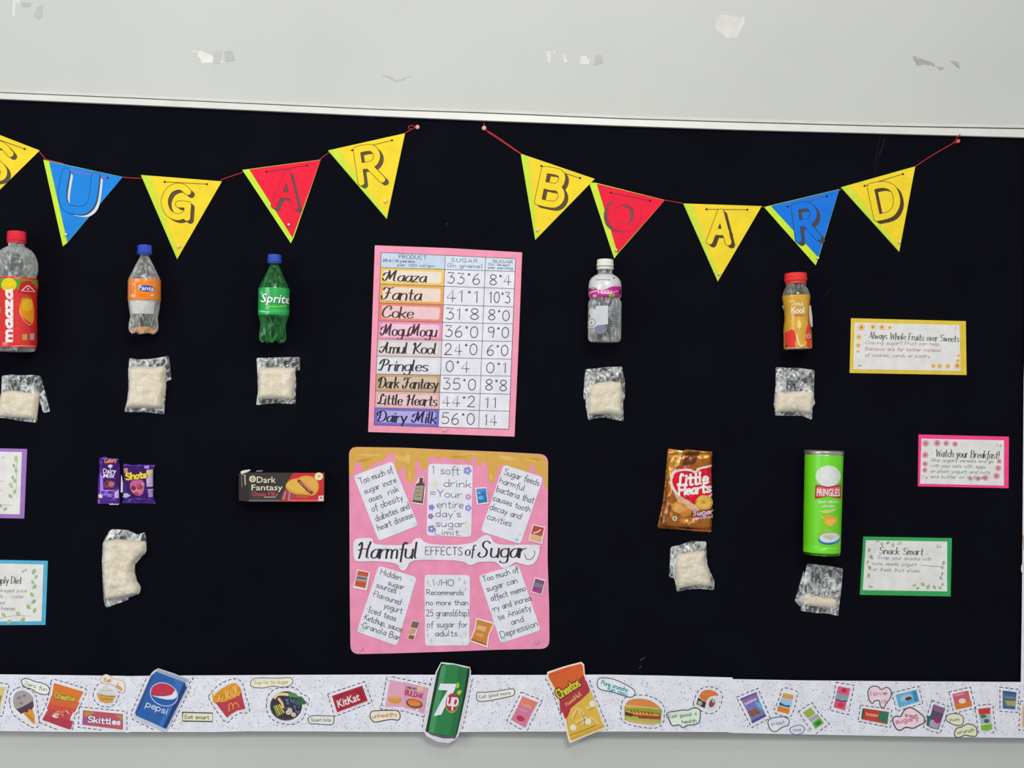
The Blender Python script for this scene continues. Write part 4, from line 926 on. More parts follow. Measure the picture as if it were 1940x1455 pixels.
def string(label, segs, px, py):
    t = thing('red_string', label, 'string', px, py, 'red strings carrying the flags')
    for P in segs:
        Q = smoothpts(P, 4, False) if len(P) > 2 else P
        tube('cord', [at(x, y, (FELT+.0010) if y > 262 or x < 1500 else FRAME+.004) for x, y in Q], .0009, mat('c23238', 'ink'), t, n=6)
def knot(P, d0=.003):
    return P
string('red string with a loop at its right end, carrying the SUGAR flags',
       [[(-90, 220), (-67, 229)], [(74, 287), (80, 294), (86, 301)], [(84, 301.5), (95, 304), (120, 310)], [(231, 335.5), (250, 337.3), (270, 338)], [(418, 341), (438, 334), (461, 326)], [(606, 302), (615, 295), (624, 289)], [(766, 253), (778, 246), (789, 240)],
        [(779, 246), (774, 241), (779, 238), (787, 240), (789, 243)]], 430, 300)
string('red string with knots at both ends, carrying the BOARD flags',
       [[(917, 232), (918, 240), (923, 248)], [(920, 246), (940, 258), (987, 291)], [(922, 249), (945, 264), (990, 294)], [(1258, 379), (1275, 382), (1297, 386)], [(1441, 391), (1450, 393)], [(1588, 362), (1597, 357)], [(1733, 316), (1770, 292), (1810, 269)],
        [(1808, 270), (1812, 262), (1819, 254)], [(1806, 268), (1812, 271), (1817, 267)]], 1360, 330)
FD = FELT
pin(791, 241.5, FD, 'pin holding the right end of the left string', 'd89a90', 4.6)
pin(917, 243.5, FD, 'pin holding the left end of the right string', 'd8a090', 5)
pin(1814, 268, FD, 'pin holding the right end of the right string under the frame', 'c86860', 4.2)
for x, y, s in ((126, 444.5, 'tiny clear pin near the tip of the blue U flag'), (339, 467.5, 'tiny clear pin near the tip of the yellow G flag'), (547.5, 426, 'tiny clear pin near the tip of the red A flag'),
                (730, 382, 'tiny clear pin near the tip of the yellow R flag'), (1018, 436, 'tiny clear pin near the tip of the yellow B flag'), (1167, 474, 'tiny clear pin near the tip of the red O flag'),
                (1362, 519, 'tiny clear pin near the tip of the middle yellow A flag'), (1548.5, 489, 'tiny clear pin near the tip of the blue R flag'), (1703, 459, 'tiny clear pin near the tip of the yellow D flag')):
    pin(x, y, FELT+.0024, s, 'e8e0d0', 2.6)

# ================================================================ posters
def poster_table():
    P = [(710.1, 464.7), (850, 470), (989.3, 478.1), (983, 640), (974.8, 827.3), (840, 822.5), (697.5, 818.4), (704, 640)]
    t = thing('table_poster', 'pink bordered handwritten table of products and sugar grams', 'poster', 843, 646, d=FELT)
    sheet('pink_backing', P, FELT, .0008, mat('f29ab2', 'paper'), t)
    s = sheet('white_sheet', [(722.2, 478.1), (976.7, 490.2), (963.8, 813.1), (708.8, 805)], FELT+.0008, .0004, mat('e6e2ea', 'paper'), t)
    d = FELT+.0012
    a = Art()
    L_ = [105, 212, 328, 462, 590, 718, 838, 965, 1085, 1203, 1325]; R_ = [150, 240, 362, 490, 610, 735, 860, 980, 1108, 1228, 1355]
    X0 = lambda r: 120+(70-120)*(L_[r]-105)/1220; X3 = lambda r: 1070+(1022-1070)*(R_[r]-150)/1205
    def px(u, r):  # u along row line 0..1
        x0, x3 = X0(r), X3(r); return (690+(x0+(x3-x0)*u)/3.732, 450+(L_[r]+(R_[r]-L_[r])*u)/3.732)
    cols = [0, .477, .777, 1]
    tint = ['c4d4e6', 'ecc860', 'e8a858', 'e88470', 'ea90b4', 'd8c8c4', 'dcdce0', 'c4a078', 'e0b0ac', '7a6ac8']
    inner = [None, 'ecdcd0', 'ecd4c4', 'ecc4c4', 'ecc8d8', 'e0d8d8', 'e2e2e6', 'd4bca4', 'e6c8c8', 'b0a8dc']
    def cell(r, c0, c1, i0=0, i1=0):
        a_, b_ = px(c0, r), px(c1, r); c_, d_ = px(c1, r+1), px(c0, r+1)
        sh = lambda p, x, y: (p[0]+x, p[1]+y)
        return [sh(a_, i0, i1), sh(b_, -i0, i1), sh(c_, -i0, -i1), sh(d_, i0, -i1)]
    for r in range(10):
        a.poly(cell(r, 0, .477), tint[r], 0)
        if r: a.poly(rnd(cell(r, 0, .477, 6, 5), 4), inner[r], 1)
    a.poly(cell(0, .477, 1), 'd4deea', 0)
    for r in range(11): a.line([px(0, r), px(1, r)], .9, '5a5a66', 2)
    for c in cols: a.line([px(c, 0), px(c, 5), px(c, 10)], .9, '5a5a66', 2)
    a.build('ruled_grid', t, d)
    a = Art()
    def row(r, c0, c1): a.quad(px(c0, r), px(c1, r), px(c1, r+1), px(c0, r+1), 100*(c1-c0)/.477 if False else (c1-c0)*255, 32)
    names = ['Maaza', 'Fanta', 'Coke', 'MoguMogu', 'Amul Kool', 'Pringles', 'Dark Fantasy', 'Little Hearts', 'Dairy Milk']
    wid = [88, 80, 66, 112, 112, 98, 118, 118, 118]
    v1 = ['33°6', '41°1', '31°8', '36°0', '24°0', '0°4', '35°0', '44°2', '56°0']; v2 = ['8°4', '10°3', '8°0', '9°0', '6°0', '0°1', '8°8', '11', '14']
    ink = ['3a3230', '3a3030', '4a3a3a', '54303c', '3c3430', '38363a', '38302c', '40302e', '28244a']
    row(0, 0, .477); a.text('PRODUCT', 34, 11, 8, '4a4e58', .9, gap=1.8, fit=52); a.text('200 ml / 150 g and above', 4, 19, 5, '5a606a', .8, fit=60); a.text('per 100 ml/gm', 32, 27.5, 5, '5a606a', .8, fit=70)
    row(0, .477, .777); a.text('SUGAR', 12, 14, 8.5, '4a4e58', .9, fit=50, gap=2.5); a.text('(In grams)', 5, 26, 8, '4a4e58', .9, fit=66)
    row(0, .777, 1); a.text('SUGAR', 14, 12, 7, '4a4e58', .9, fit=38); a.text('(In tbsp)', 6, 19, 5, '4a4e58', .8, fit=40); a.text('per serving', 6, 27, 6, '4a4e58', .8, fit=46)
    for r in range(9):
        row(r+1, 0, .477); a.text(names[r], 6, 25.5, 19.5, ink[r], 2.7, 0, slant=.12, fit=wid[r]-7, con=1.15, swash=True, gap=.5, jit=.15)
        row(r+1, .477, .777); x0, w_ = (10, 44) if r == 5 else (6, 62); a.text(v1[r], x0, 26, 20, '48464e', 1.5, 0, fit=w_, gap=1.6)
        row(r+1, .777, 1); x0, w_ = ((10, 24) if len(v2[r]) == 2 else (10, 40)); a.text(v2[r], x0, 26, 19, '48464e', 1.5, 0, fit=w_, gap=1.6)
    a.T = None
    a.build('handwriting', t, d)
    pin(842, 815, FELT+.001, 'tiny clear pin at the bottom of the pink table poster', 'f0c8d0', 2.4)
poster_table()

def poster_effects():
    t = thing('effects_poster', 'pink rounded poster with golden drips and six white note cards', 'poster', 851, 1043, d=FELT)
    P = rnd([(661, 846.5), (760, 848), (850, 852), (950, 856), (1038.5, 861), (1038, 950), (1037.5, 1060), (1040.5, 1150), (1041, 1229), (940, 1231), (850, 1234.5), (740, 1238), (664, 1239.5), (662.5, 1120), (662, 980)], 17, 6)
    pb = sheet('pink_backing', P, FELT, .0009, mat('ec92b2', 'paper'), t)
    d = FELT+.0009
    a = Art()
    gold = [(661.6, 897), (661.8, 862), (667, 851), (678, 847), (760, 848.5), (850, 852.6), (950, 856.6), (1020, 861), (1031, 867), (1037.5, 880), (1038, 927), (1034, 926), (1029, 905), (1022, 897),
            (1014, 895), (1012.5, 884), (1008, 879.5), (1004, 884), (1002, 893), (990, 893), (975, 889), (962, 883), (954, 880), (948, 882), (944, 890), (939, 900), (938, 911), (931, 914.5), (925, 910), (924, 896), (923, 880), (919, 873), (914.5, 876), (912, 881.5), (907, 882.5), (903, 877), (905, 870), (900, 865.5), (894, 868), (891, 875),
            (878, 872), (860, 871), (846, 868), (841, 864), (836, 868), (834, 873), (829, 870), (823, 864), (817, 864), (812, 870), (811, 882), (806, 889.5), (799, 889), (796, 882), (793, 875), (789, 873.5), (786.5, 880), (786, 905), (782, 914), (775, 914.5), (769.5, 908), (768.5, 890), (766, 883),
            (761, 887), (757, 891.5), (752, 890), (748, 880), (750, 868), (746, 861), (738, 858.5), (731, 864), (727, 872), (715, 876), (700, 885), (688, 893), (685, 882), (680, 874.5), (674, 877), (671, 886), (669, 897), (665, 901)]
    a.poly(smoothpts(gold, 2), 'd8a850', 0)
    for x, y, rx, ry, rot in ((772, 870, 6, 9, 0), (930, 903, 2.5, 7, 0), (758, 868, 10, 5, 20), (893, 860, 22, 1.6, 3), (960, 868, 16, 4, 10), (1005, 872, 12, 2, 10), (776, 900, 2.5, 9, 0), (700, 862, 24, 2, 2)): a.ell(x, y, rx, ry, 'e2b866', 1, rot=rot, n=14)
    for x, y, rx, ry, rot in ((1012, 870, 13, 2.2, 8), (690, 872, 14, 3, -10), (870, 866, 16, 2, 3)): a.ell(x, y, rx, ry, 'c8973e', 1, rot=rot, n=14)
    a.build('golden_drips', t, d)
    def card(c, lines, W, H, ink='44424a', extra=None, wd=1.05):
        cd = sheet('note_card', rnd(c, 7, 4), d+.0004, .0005, mat('e2e2ea', 'paper'), t)
        b = Art().quad(*c, W, H)
        for (s, x, y, h, fit) in lines: b.text(s, x, y, h, ink, wd, 0, fit=fit)
        if extra: extra(b)
        b.T = None; b.build('lettering', cd, d+.0009)
    mint = lambda b: (b.ell(6, 5, 4, 3, 'ccdce4', 0), b.ell(74, 128, 5, 4, 'c4dce4', 0))
    card([(669.5, 901.5), (743.5, 873.7), (792.3, 995.3), (717.4, 1024.9)], [('Too much of', 7, 20, 12, 66), ('sugar incre', 8, 40, 11, 64), ('ases  risk', 10, 58, 11, 60), ('of obesity', 9, 76, 12, 62), ('diabetes and', 9, 96, 12, 68), ('heart disease', 7, 114, 12, 70)], 79, 132, extra=mint)
    def fl(b):
        b.flower(74, 11, 8, '9a90d0', 'd4d0ec'); b.flower(76.5, 61, 6, 'cc94c0', 'e8d8ea'); b.flower(77, 82, 6.5, '9c8cd8', 'dcd8f0'); b.flower(8, 83, 6, '8c88cc', '8c88cc'); b.flower(7, 100, 5.5, 'a86c9c', 'd8a8c8'); b.flower(9, 124, 7.5, '8a84cc', 'e0def0')
        for x, y in ((12, 33), (16, 40), (74, 112), (77, 122), (10, 44)): b.line([(x, y-6), (x, y+6)], 2.6, 'e2dcb8', 0)
    card([(811.5, 878.5), (896, 881), (892.6, 1017.3), (808, 1014.6)], [('1 soft', 7, 19, 15, 52), ('drink', 30, 43, 14, 52), ('=Your', 4, 63, 14, 60), ('entire', 18, 83, 14, 50), ('day\'s', 16, 100, 13, 48), ('sugar', 17, 119, 13, 54), ('Limit.', 16, 135, 11, 50)], 84, 137, ink='55525c', extra=fl)
    card([(954.5, 880), (1029.4, 904.6), (986, 1031), (910.5, 1006.3)], [('Sugar feeds', 6, 18, 12, 70), ('harmful', 3, 36, 12, 50), ('bacteria that', 3, 53, 12, 74), ('causes tooth', 2, 71, 11, 74), ('decay and', 2, 89, 12, 62), ('cavities', 3, 108, 12, 48)], 79, 134, extra=lambda b: (b.ell(70, 128, 3, 3, 'a8c4d0', 0), b.ell(72, 116, 4, 3, 'c8dce0', 0)))
    card([(717.4, 1071.6), (789.5, 1093.6), (751.7, 1223.5), (675.4, 1196.7)], [('Hidden', 8, 15, 11, 42), ('sugar', 28, 30, 10, 32), ('sources :', 8, 41, 11, 48), ('•Flavoured', 5, 59, 11, 58), ('yogurt', 34, 74, 11, 36), ('•Iced teas', 5, 91, 11, 58), ('•Ketchup, sauce', 3, 107, 11, 76), ('•Granola Bar', 3, 123, 11, 76)], 78, 134, extra=lambda b: (b.ell(70, 8, 4, 3, 'c8dce8', 0), b.ell(7, 128, 6, 3, 'b8dce0', 0)))
    def st(b):
        for x, y, c in ((6, 14, 'dcb890'), (10, 20, 'e0c8a0'), (66, 8, 'b0b0dc'), (76, 14, 'dc9ca8'), (78, 26, 'b8c4e4'), (5, 104, 'b8bcdc'), (6, 114, 'e0a8b4'), (12, 124, 'b8bce0'), (70, 116, 'dccfa0'), (78, 112, 'dcd0a0'), (74, 130, 'd4d4b4')):
            b.line([(x-3, y), (x+3, y)], 1.3, c, 0); b.line([(x, y-4), (x, y+4)], 1.3, c, 0)
    card([(804, 1088.8), (890.5, 1089.5), (889, 1222.8), (805.3, 1223.5)], [('WHO', 16, 21, 12, 40), ('Recommends', 4, 38, 10, 70), ('no more than', 3, 57, 10, 80), ('25 grams(6tsp)', 3, 78, 12, 82), ('of sugar for', 4, 99, 11, 78), ('adults.', 20, 116, 11, 46)], 86, 134, extra=st)
    card([(906.4, 1090.9), (982, 1068.9), (1024.6, 1194), (949, 1218.7)], [('Too much of', 6, 14, 11, 68), ('sugar can', 6, 33, 11, 60), ('affect memo', 8, 52, 11, 68), ('-ry and increa', 3, 72, 11, 76), ('se Anxiety', 10, 90, 12, 64), ('and', 30, 106, 11, 24), ('Depression', 4, 123, 12, 72)], 78, 132, extra=lambda b: (b.ell(73, 6, 4, 4, 'b8d0d8', 0), b.ell(8, 127, 5, 4, 'bcdcdc', 0)))
    B = [(669, 1034), (671, 1026), (679, 1020), (705, 1020), (713, 1031), (772, 1032), (785, 1021.5), (797, 1020), (810, 1029), (850, 1032.5), (895, 1028.5), (914, 1015), (929, 1016), (944, 1031), (1016, 1032), (1022, 1037), (1021, 1050), (1013, 1066), (1001, 1071), (986, 1068), (976, 1065.5), (963, 1074), (950, 1075.5), (939, 1065), (908, 1065), (897, 1069.5), (888, 1070), (876, 1064), (850, 1061.5), (784, 1062), (770, 1078), (760, 1080.5), (750, 1068), (716, 1063.5), (680, 1063.5), (671, 1058)]
    bn = sheet('title_banner', smoothpts(B, 3), d+.0012, .0005, mat('e4e2e8', 'paper'), t)
    a = Art()
    a.text('Harmful', 678, 1057.5, 30, '302c34', 3.1, 0, slant=.14, fit=112, con=1.1, swash=True, gap=.5, jit=0)
    a.text('EFFECTS', 806, 1051, 15, '3c3a42', 1.3, .8, fit=70, gap=2, jit=0)
    a.text('of', 881, 1052.5, 20, '302c34', 2.2, 0, slant=.14, fit=17, con=1.0, gap=.6, jit=0)
    a.text('Sugar', 907, 1056, 30, '302c34', 3.1, 0, slant=.12, fit=88, con=1.1, swash=True, gap=.5, jit=0)
    a.line([(994, 1050), (998, 1059), (1007, 1059), (1013, 1050), (1012, 1043)], 1.1, '302c34', 2, smooth=4)
    a.build('lettering', bn, d+.0017)
    def stk(P, label, f):
        s_ = sheet('sticker', P, d+.0010, .0004, mat('e8dcdc', 'paper'), t, label=label); b = Art(); f(b); b.build('printed_picture', s_, d+.0014)
    stk([(787, 917), (793, 905), (801, 902), (804, 906), (802, 914), (806, 918), (806.5, 928), (802, 957), (780, 953)], 'brown sauce bottle sticker', lambda b: (b.poly([(795, 905), (802, 905), (801, 914), (805, 917), (801, 954), (781, 951), (788, 917), (794, 914)], '5c4a3c'), b.poly([(788, 920), (803, 920), (799, 949), (783, 947)], 'a89c84', 1), b.line([(788, 926), (800, 927)], .8, '5c5044', 2), b.line([(787, 933), (799, 934)], .8, '5c5044', 2), b.line([(788, 940), (797, 941)], .8, '5c5044', 2)))
    stk([(900, 924), (922, 922.5), (925.5, 954), (903.5, 956.5)], 'small blue packet sticker', lambda b: (b.poly([(902.5, 926.5), (920.5, 925), (923.5, 951), (906, 954)], '3078bc'), b.poly([(903, 928), (921, 926), (921.5, 930), (904, 932)], '4a98d4', 1), b.ell(911, 943, 5, 4, '6ab0dc', 2), b.ell(908, 934, 3, 2, '8cc0e0', 2)))
    stk([(1009, 992.6), (1033, 998), (1027, 1031), (1001, 1024)], 'red and cream packet sticker', lambda b: (b.poly([(1011, 995), (1031, 1000), (1027, 1016), (1006, 1011)], 'b84c44'), b.poly([(1006, 1011), (1027, 1016), (1025, 1028), (1003.5, 1022)], 'e0b088', 1), b.line([(1011, 1010), (1018, 1008), (1024, 1004)], 2.2, 'e4dcd8', 2)))
    stk([(677, 1078), (702, 1084), (695, 1119), (668, 1114)], 'red packet sticker with grey band', lambda b: (b.poly([(678.5, 1081), (698.5, 1085), (692, 1114.5), (671.5, 1109.5)], 'c8543c'), b.poly([(676, 1089), (697, 1092), (694, 1103), (673, 1100)], 'a89494', 1), b.line([(677, 1094), (694, 1097)], 2, '5c4848', 2)))
    stk([(780.5, 1175), (796, 1178.5), (790, 1196), (785, 1213.5), (771.5, 1211), (775, 1194)], 'small brown wrapped sweet sticker', lambda b: (b.poly([(781.5, 1176.5), (794.5, 1179), (790.5, 1191), (777.5, 1188)], '7c6450'), b.poly([(777.5, 1189), (789.5, 1192), (785, 1202), (774, 1199)], 'd09c88', 1), b.poly([(775, 1203), (785.5, 1204), (783.5, 1212), (773, 1210)], '9c5450', 1), b.ell(777, 1201, 3, 3, 'd8a84c', 2)))
    stk([(902, 1170), (938, 1180), (927, 1204), (924, 1227), (889, 1215), (898, 1193)], 'orange crisp packet sticker', lambda b: (b.poly([(903.5, 1173.5), (934, 1182), (924.5, 1203), (921.5, 1223), (892, 1213), (901, 1193)], 'd0843c'), b.poly([(905, 1184), (922, 1188), (919, 1197), (903, 1192)], 'e0b484', 2), b.poly([(902, 1198), (918, 1202), (916, 1208), (901, 1204)], 'dca050', 2), b.poly([(893, 1210), (922, 1220), (921.5, 1223), (892, 1213)], 'a85c28', 1)))
    stk([(1013.5, 1093), (1034, 1098.5), (1026.5, 1127.5), (1005.5, 1122)], 'small purple packet sticker', lambda b: (b.poly([(1014.5, 1096), (1032, 1101), (1025, 1125.5), (1007.5, 1120)], '8a4a78'), b.poly([(1012, 1103), (1029.5, 1107), (1027.5, 1115), (1010, 1111)], '7c7c94', 1), b.poly([(1009.5, 1113), (1026.5, 1117.5), (1025, 1124.5), (1008, 1119.5)], 'a84488', 1)))
    for x, y, s in ((684, 1229, 'tiny clear pin in the bottom left corner of the effects poster'), (1017, 1216, 'tiny clear pin in the bottom right corner of the effects poster')): pin(x, y, FELT+.0009, s, 'e8a8bc', 2.6)
poster_effects()

# ================================================================ tip cards
def tip(label, outer, inner, hx, draw, W=200, H=90):
    cx = sum(p[0] for p in outer)/4; cy = sum(p[1] for p in outer)/4
    t = thing('tip_card', label, 'card', cx, cy, 'bordered handwritten tip cards')
    sheet('coloured_backing', outer, FELT, .0012, mat(hx, 'paper'), t)
    w_ = sheet('white_card', inner, FELT+.0012, .0006, mat('e4e2de', 'paper'), t)
    a = Art().quad(*inner, W, H); b = Art().quad(*inner, W, H); draw(a, b); a.T = b.T = None
    a.build('handwriting', w_, FELT+.0018); o_ = b.build('painted_border', w_, FELT+.0018); o_['kind'] = 'stuff'
def yel(a, b):
    a.text('• Always Whole Fruits over Sweets', 20, 30, 13, '4a4a4c', 1.25, 1, fit=178, con=1.1, slant=.1)
    for i, s in enumerate(('Craving sugar? Fruit can help,', 'Bananas are far better instead', 'of cookies, candy or pastry.')): a.text(s, 21, 41+i*12, 6.5, 'b0808c', .7, 0, fit=(142, 142, 124)[i], slant=.12)
    a.text('~ 1 ~', 188, 9, 5, '8a8a88', .7, right=False, fit=9); a.text('oo', 8, 84, 4, '8a8a90', .7, fit=7)
    for x, y, r in ((13, 9, 7), (35, 8, 5.4), (52, 8, 5.6), (67, 8, 4), (9, 28, 5), (8, 44, 4.6), (8, 56, 3.2), (199, 50, 3), (197, 60, 3), (194, 80, 6.4), (176, 81, 5), (161, 81, 5), (149, 81, 4.4), (195, 70, 4)):
        if x < 199: b.flower(x, y, r, 'ecc070', 'a8682c' if r > 5 else 'c88848', 0, n=6)
tip('wide tip card with yellow border and yellow flowers, uppermost on the right', [(1612.3, 602.8), (1829.9, 608.4), (1831.2, 710.6), (1609.8, 706.6)], [(1619.2, 610.9), (1818, 615.9), (1820, 702.9), (1616.7, 699.5)], 'e2c440', yel)
def pnk(a, b):
    a.text('• Watch your Breakfast!', 20, 33, 14, '42403e', 1.3, 1, fit=128, con=1.1, slant=.1)
    for i, s in enumerate(('Skip sugary cereals and go', 'with your oats with, eggs,', 'or plain yogurt and nuts', 'and butter on it fresh.')): a.text(s, 19, 43+i*10.5, 6, '6c8c86', .7, 0, fit=(118, 104, 112, 104)[i], slant=.12)
    for x, y, r in ((8, 9, 6.5), (30, 8, 6.4), (47, 8, 5.4), (64, 9, 5.4), (8, 31, 6.2), (8, 48, 5.2), (8, 60, 4.8), (148, 40, 4.6), (146, 53, 5.8), (143, 68, 6.2), (122, 72, 5.8), (108, 74, 4.8), (94, 74, 4.4)): b.flower(x, y, r, 'dc98a4', 'b04860', 0, n=7)
    a.text('1 a', 143, 12, 6, '8a7c6c', .7, fit=9); a.text('1 a', 4, 76, 6, '8a8c8c', .7, fit=9)
tip('tip card with bright pink border and pink flowers on the right side', [(1740.4, 823.1), (1911.5, 827.3), (1910.8, 925), (1739.1, 921.3)], [(1745.8, 831), (1902.1, 834.3), (1902, 920), (1743.3, 916.4)], 'fc4488', pnk, 157, 86)
def grn(a, b):
    a.text('• Snack Smart :', 17, 25, 13, '3c3a3a', 1.3, 1, fit=104, con=1.1, slant=.1)
    for i, s in enumerate(('Swap your snacks with', 'nuts, seeds, yogurt', 'or fresh fruit slices.')): a.text(s, (24, 15, 17)[i], 35+i*11.5, 6.5, '8a848c', .7, 1, fit=(104, 84, 90)[i], slant=.1)
    a.line([(108, 46), (130, 47.5), (150, 48.5)], .9, 'a084a4', 1); a.text('6a', 138, 12, 6, '9a9a98', .8, fit=8); a.text('ho', 12, 90, 5, '8a8c8c', .8, fit=6)
    for x, y, l, an, c in ((20, 3, 8, -30, '9aa8a0'), (30, 3, 9, 70, 'a8bc98'), (39, 6, 9, -25, '9cac9c'), (52, 4, 9, 80, 'b0bc8c'), (60, 7, 12, -20, 'c4cc98'), (8, 14, 10, 95, 'a8b890'), (9, 28, 11, 50, '98a888'), (8, 38, 8, 120, 'b0bc88'), (8, 48, 10, 60, '94a488'), (9, 62, 11, 85, 'a8b4a0'), (92, 86, 10, -20, 'b8c490'), (100, 92, 8, -40, '9cac94'), (108, 79, 11, 40, 'b0b888'), (119, 92, 12, -60, 'a8bc88'), (131, 84, 9, 50, 'a0b090'),
                           (152, 36, 10, 100, 'a8b0a4'), (148, 46, 8, 80, 'a4b0a0'), (144, 66, 9, 60, '9cac9c'), (150, 58, 8, 110, '9cac9c'), (150, 78, 8, 100, 'a4ac9c'), (142, 86, 8, 40, 'a0ac9c')): b.leaf(x, y, l, an, c, 0)
tip('tip card with green border and leaf sprigs, lowest on the right', [(1635.5, 1016.5), (1803.5, 1019.5), (1801, 1130), (1629, 1127)], [(1640.5, 1023.5), (1794.5, 1026), (1794.5, 1120.5), (1634.5, 1118)], '34a458', grn, 158, 95)
def lilac(a, b):
    for i, (y, x) in enumerate(((56, 177), (74, 173))): a.text('sweet treats daily', x, y, 5, '9a949c', .7, fit=80, right=False) if False else a.line([(120, y), (150, y+.6), (x, y)], .8, 'aaa4ae', 1)
    a.text('o', 172, 12, 4, '98949c', .8); a.text('Drink more', 96, 26, 9, '5a5660', 1, fit=66)
    for x, y, l, an, c in ((200, 6, 14, 90, 'b4c890'), (194, 22, 10, 60, 'a0b890'), (200, 30, 11, 80, 'a0c0a0'), (193, 44, 10, 70, 'a8b88c'), (200, 50, 10, 100, '9cc0a4'), (188, 58, 14, 55, 'b4c890'), (202, 70, 11, 110, 'a8bc88'), (187, 80, 12, 40, 'a8bc80'), (168, 98, 11, 50, 'a8bc94'), (186, 106, 11, 150, '98b898'), (150, 104, 12, 20, 'a8bc90')): b.leaf(x, y, l, an, c, 0)
    b.line([(203, 12), (202, 40), (203, 70)], .9, '98ac90', 0); b.line([(156, 101), (176, 101), (196, 101)], .8, '8c9c84', 0)
tip('tip card with lilac border cut off at the left edge', [(-160, 846), (51.3, 850.5), (45.8, 982.5), (-165, 978)], [(-153, 853), (41.5, 856.5), (37.5, 974.5), (-157, 971)], 'a274bc', lilac, 212, 118)
def blu(a, b):
    a.text('Simply Diet  .', 190-60, 37, 13, '4c4a4c', 1.3, 0, fit=68, con=1.1, slant=.1)
    a.text('packaged juice', 132, 53, 6.5, '9a929c', .75, 0, fit=65, slant=.1); a.text('milk ,  water', 136, 64, 6.5, '9a929c', .75, 0, fit=56, slant=.1); a.text('and', 142, 76, 6.5, '8a88a0', .75, 0, fit=14); a.text('home.', 150, 87, 7.5, '8c8aa4', .85, 0, fit=28)
    a.text('oo', 188, 16, 5, '8a888a', .9, -30, fit=10)
    for x, y, l, an, c in ((212, 8, 13, 110, 'a0b898'), (218, 20, 10, 130, 'a4b8a0'), (206, 30, 10, 60, 'a8bc98'), (216, 38, 12, 130, 'a0b890'), (204, 53, 12, 50, '9cc08c'), (216, 67, 12, 140, '8cb88c'), (198, 76, 13, 50, '9cbc84'), (216, 82, 12, 110, 'a4bc80'), (150, 92, 12, 40, 'b0c088'), (168, 104, 12, 120, 'a4bc84'), (178, 90, 12, 40, 'a8bc94'), (196, 100, 14, 130, 'a0bc80')): b.leaf(x, y, l, an, c, 0)
    b.line([(145, 102), (175, 97), (205, 98)], .8, '94a08c', 0)
tip('tip card with sky blue border cut off at the lower left edge', [(-150, 1058), (90.6, 1062.5), (86, 1184), (-153, 1185)], [(-142, 1064.5), (82.5, 1069.5), (78.5, 1177), (-145, 1178.5)], '52aed0', blu, 228, 108)

# ================================================================ bottles
def petal(t0=.86, amp=.10, n=5):
    def f(th, t):
        if t < t0: return 1
        return 1-amp*min(1, (t-t0)/.06)*(.5-.5*math.cos(n*th))
    return f
def foot(t0=.9, h=6, n=5, ph=0.0):
    return lambda th, t: 0 if t < t0 else h*min(1, (t-t0)/.08)*(.5-.5*math.cos(n*(th+ph)))
def bottle(name, label, ax, R, group='drink bottles fixed to the board'):
    cx = (ax[0][0]+ax[1][0])/2; cy = (ax[0][1]+ax[1][1])/2
    d = FELT+R*.001; t = thing(name, label, 'bottle', cx, cy, group, d); return t, d
def cap(nm, ax, y0, y1, r, hx, d, t, ridges=True):
    m = (lambda th, q: 1+.025*(1 if int(th*18/math.pi) % 2 else -1)) if ridges else None
    lathe(nm, [(y0, r*.86), (y0+1.2, r*.97), (y0+(y1-y0)*.72, r*.985), (y0+(y1-y0)*.74, r*1.03), (y1, r*1.0)], ax, d, mat(hx, 'plastic'), t, 36, m)

# large mango drink
ax = ((31.4, 438), (28.6, 666)); t, d = bottle('mango_drink_bottle', 'largest bottle, red cap and red label with a mango, cut by the left edge', ax, 39.5)
cap('cap', ax, 438.6, 456, 17, 'e6203a', d, t); lathe('neck_ring', [(456, 17.6), (461, 17.2)], ax, d, mat('d02038', 'plastic'), t, 32)
body = lathe('bottle_body', [(459, 14.5), (467, 15), (470, 21), (474, 27), (481, 33), (490, 37.2), (499, 39.2), (512, 39.6), (518, 38.6), (524, 36.5), (528, 36), (533, 36.5), (658, 36.5), (663, 36), (666, 33)], ax, d, mat('dcdedb', 'clear'), t, 40)
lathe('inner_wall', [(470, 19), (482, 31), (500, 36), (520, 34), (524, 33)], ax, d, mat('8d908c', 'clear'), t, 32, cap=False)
lb = lathe('label_sleeve', [(528, 38.6), (532, 40), (545, 40.3), (553, 38.8), (560, 38), (600, 38.6), (640, 39.2), (652, 39.2), (659, 38.6)], ax, d, mat('e02c28', 'film'), t, 44, cap=False)
a = Art()
a.poly([(-12, 527), (70, 530), (70, 542), (62, 550), (36, 553), (30, 545), (8, 545), (-12, 548)], '5c9a34', 0)
a.ell(17, 540, 14.5, 13, 'e2c81c', 2, n=22); a.poly([(34, 553), (40, 534), (56, 531), (67, 540), (68, 553), (55, 558)], 'cc1f22', 1)
a.line([(41, 551), (47, 545), (53, 541), (59, 545), (65, 551)], 2.2, 'e8c8c4', 3, smooth=3); a.ell(53, 547, 2.4, 2.4, 'c8b0a0', 3, n=8); a.line([(41, 551), (66, 552)], 1.1, 'f0d0cc', 3)
a.poly([(0, 549), (27, 549), (27, 648), (0, 648)], 'd8302c', 1); a.line([(24.5, 551), (25, 600), (24.5, 646)], 1.0, 'f0b8b0', 3); a.poly([(-12, 560), (1, 560), (1, 640), (-12, 640)], 'cc3c34', 1); a.ell(-2, 588, 4, 10, '8a9a44', 2)
a.text('maaza', 22.5, 646, 17, 'f0e6e4', 5.2, -90, fit=96, z=5, jit=0, gap=1.1)
a.poly(smoothpts([(36, 588), (40, 570), (44, 563), (56, 563), (62, 572), (64, 590), (62, 612), (52, 608), (42, 600)], 3), 'e8941c', 3); a.poly(smoothpts([(44, 570), (58, 568), (60, 585), (50, 590), (42, 584)], 3), 'eeb028', 4)
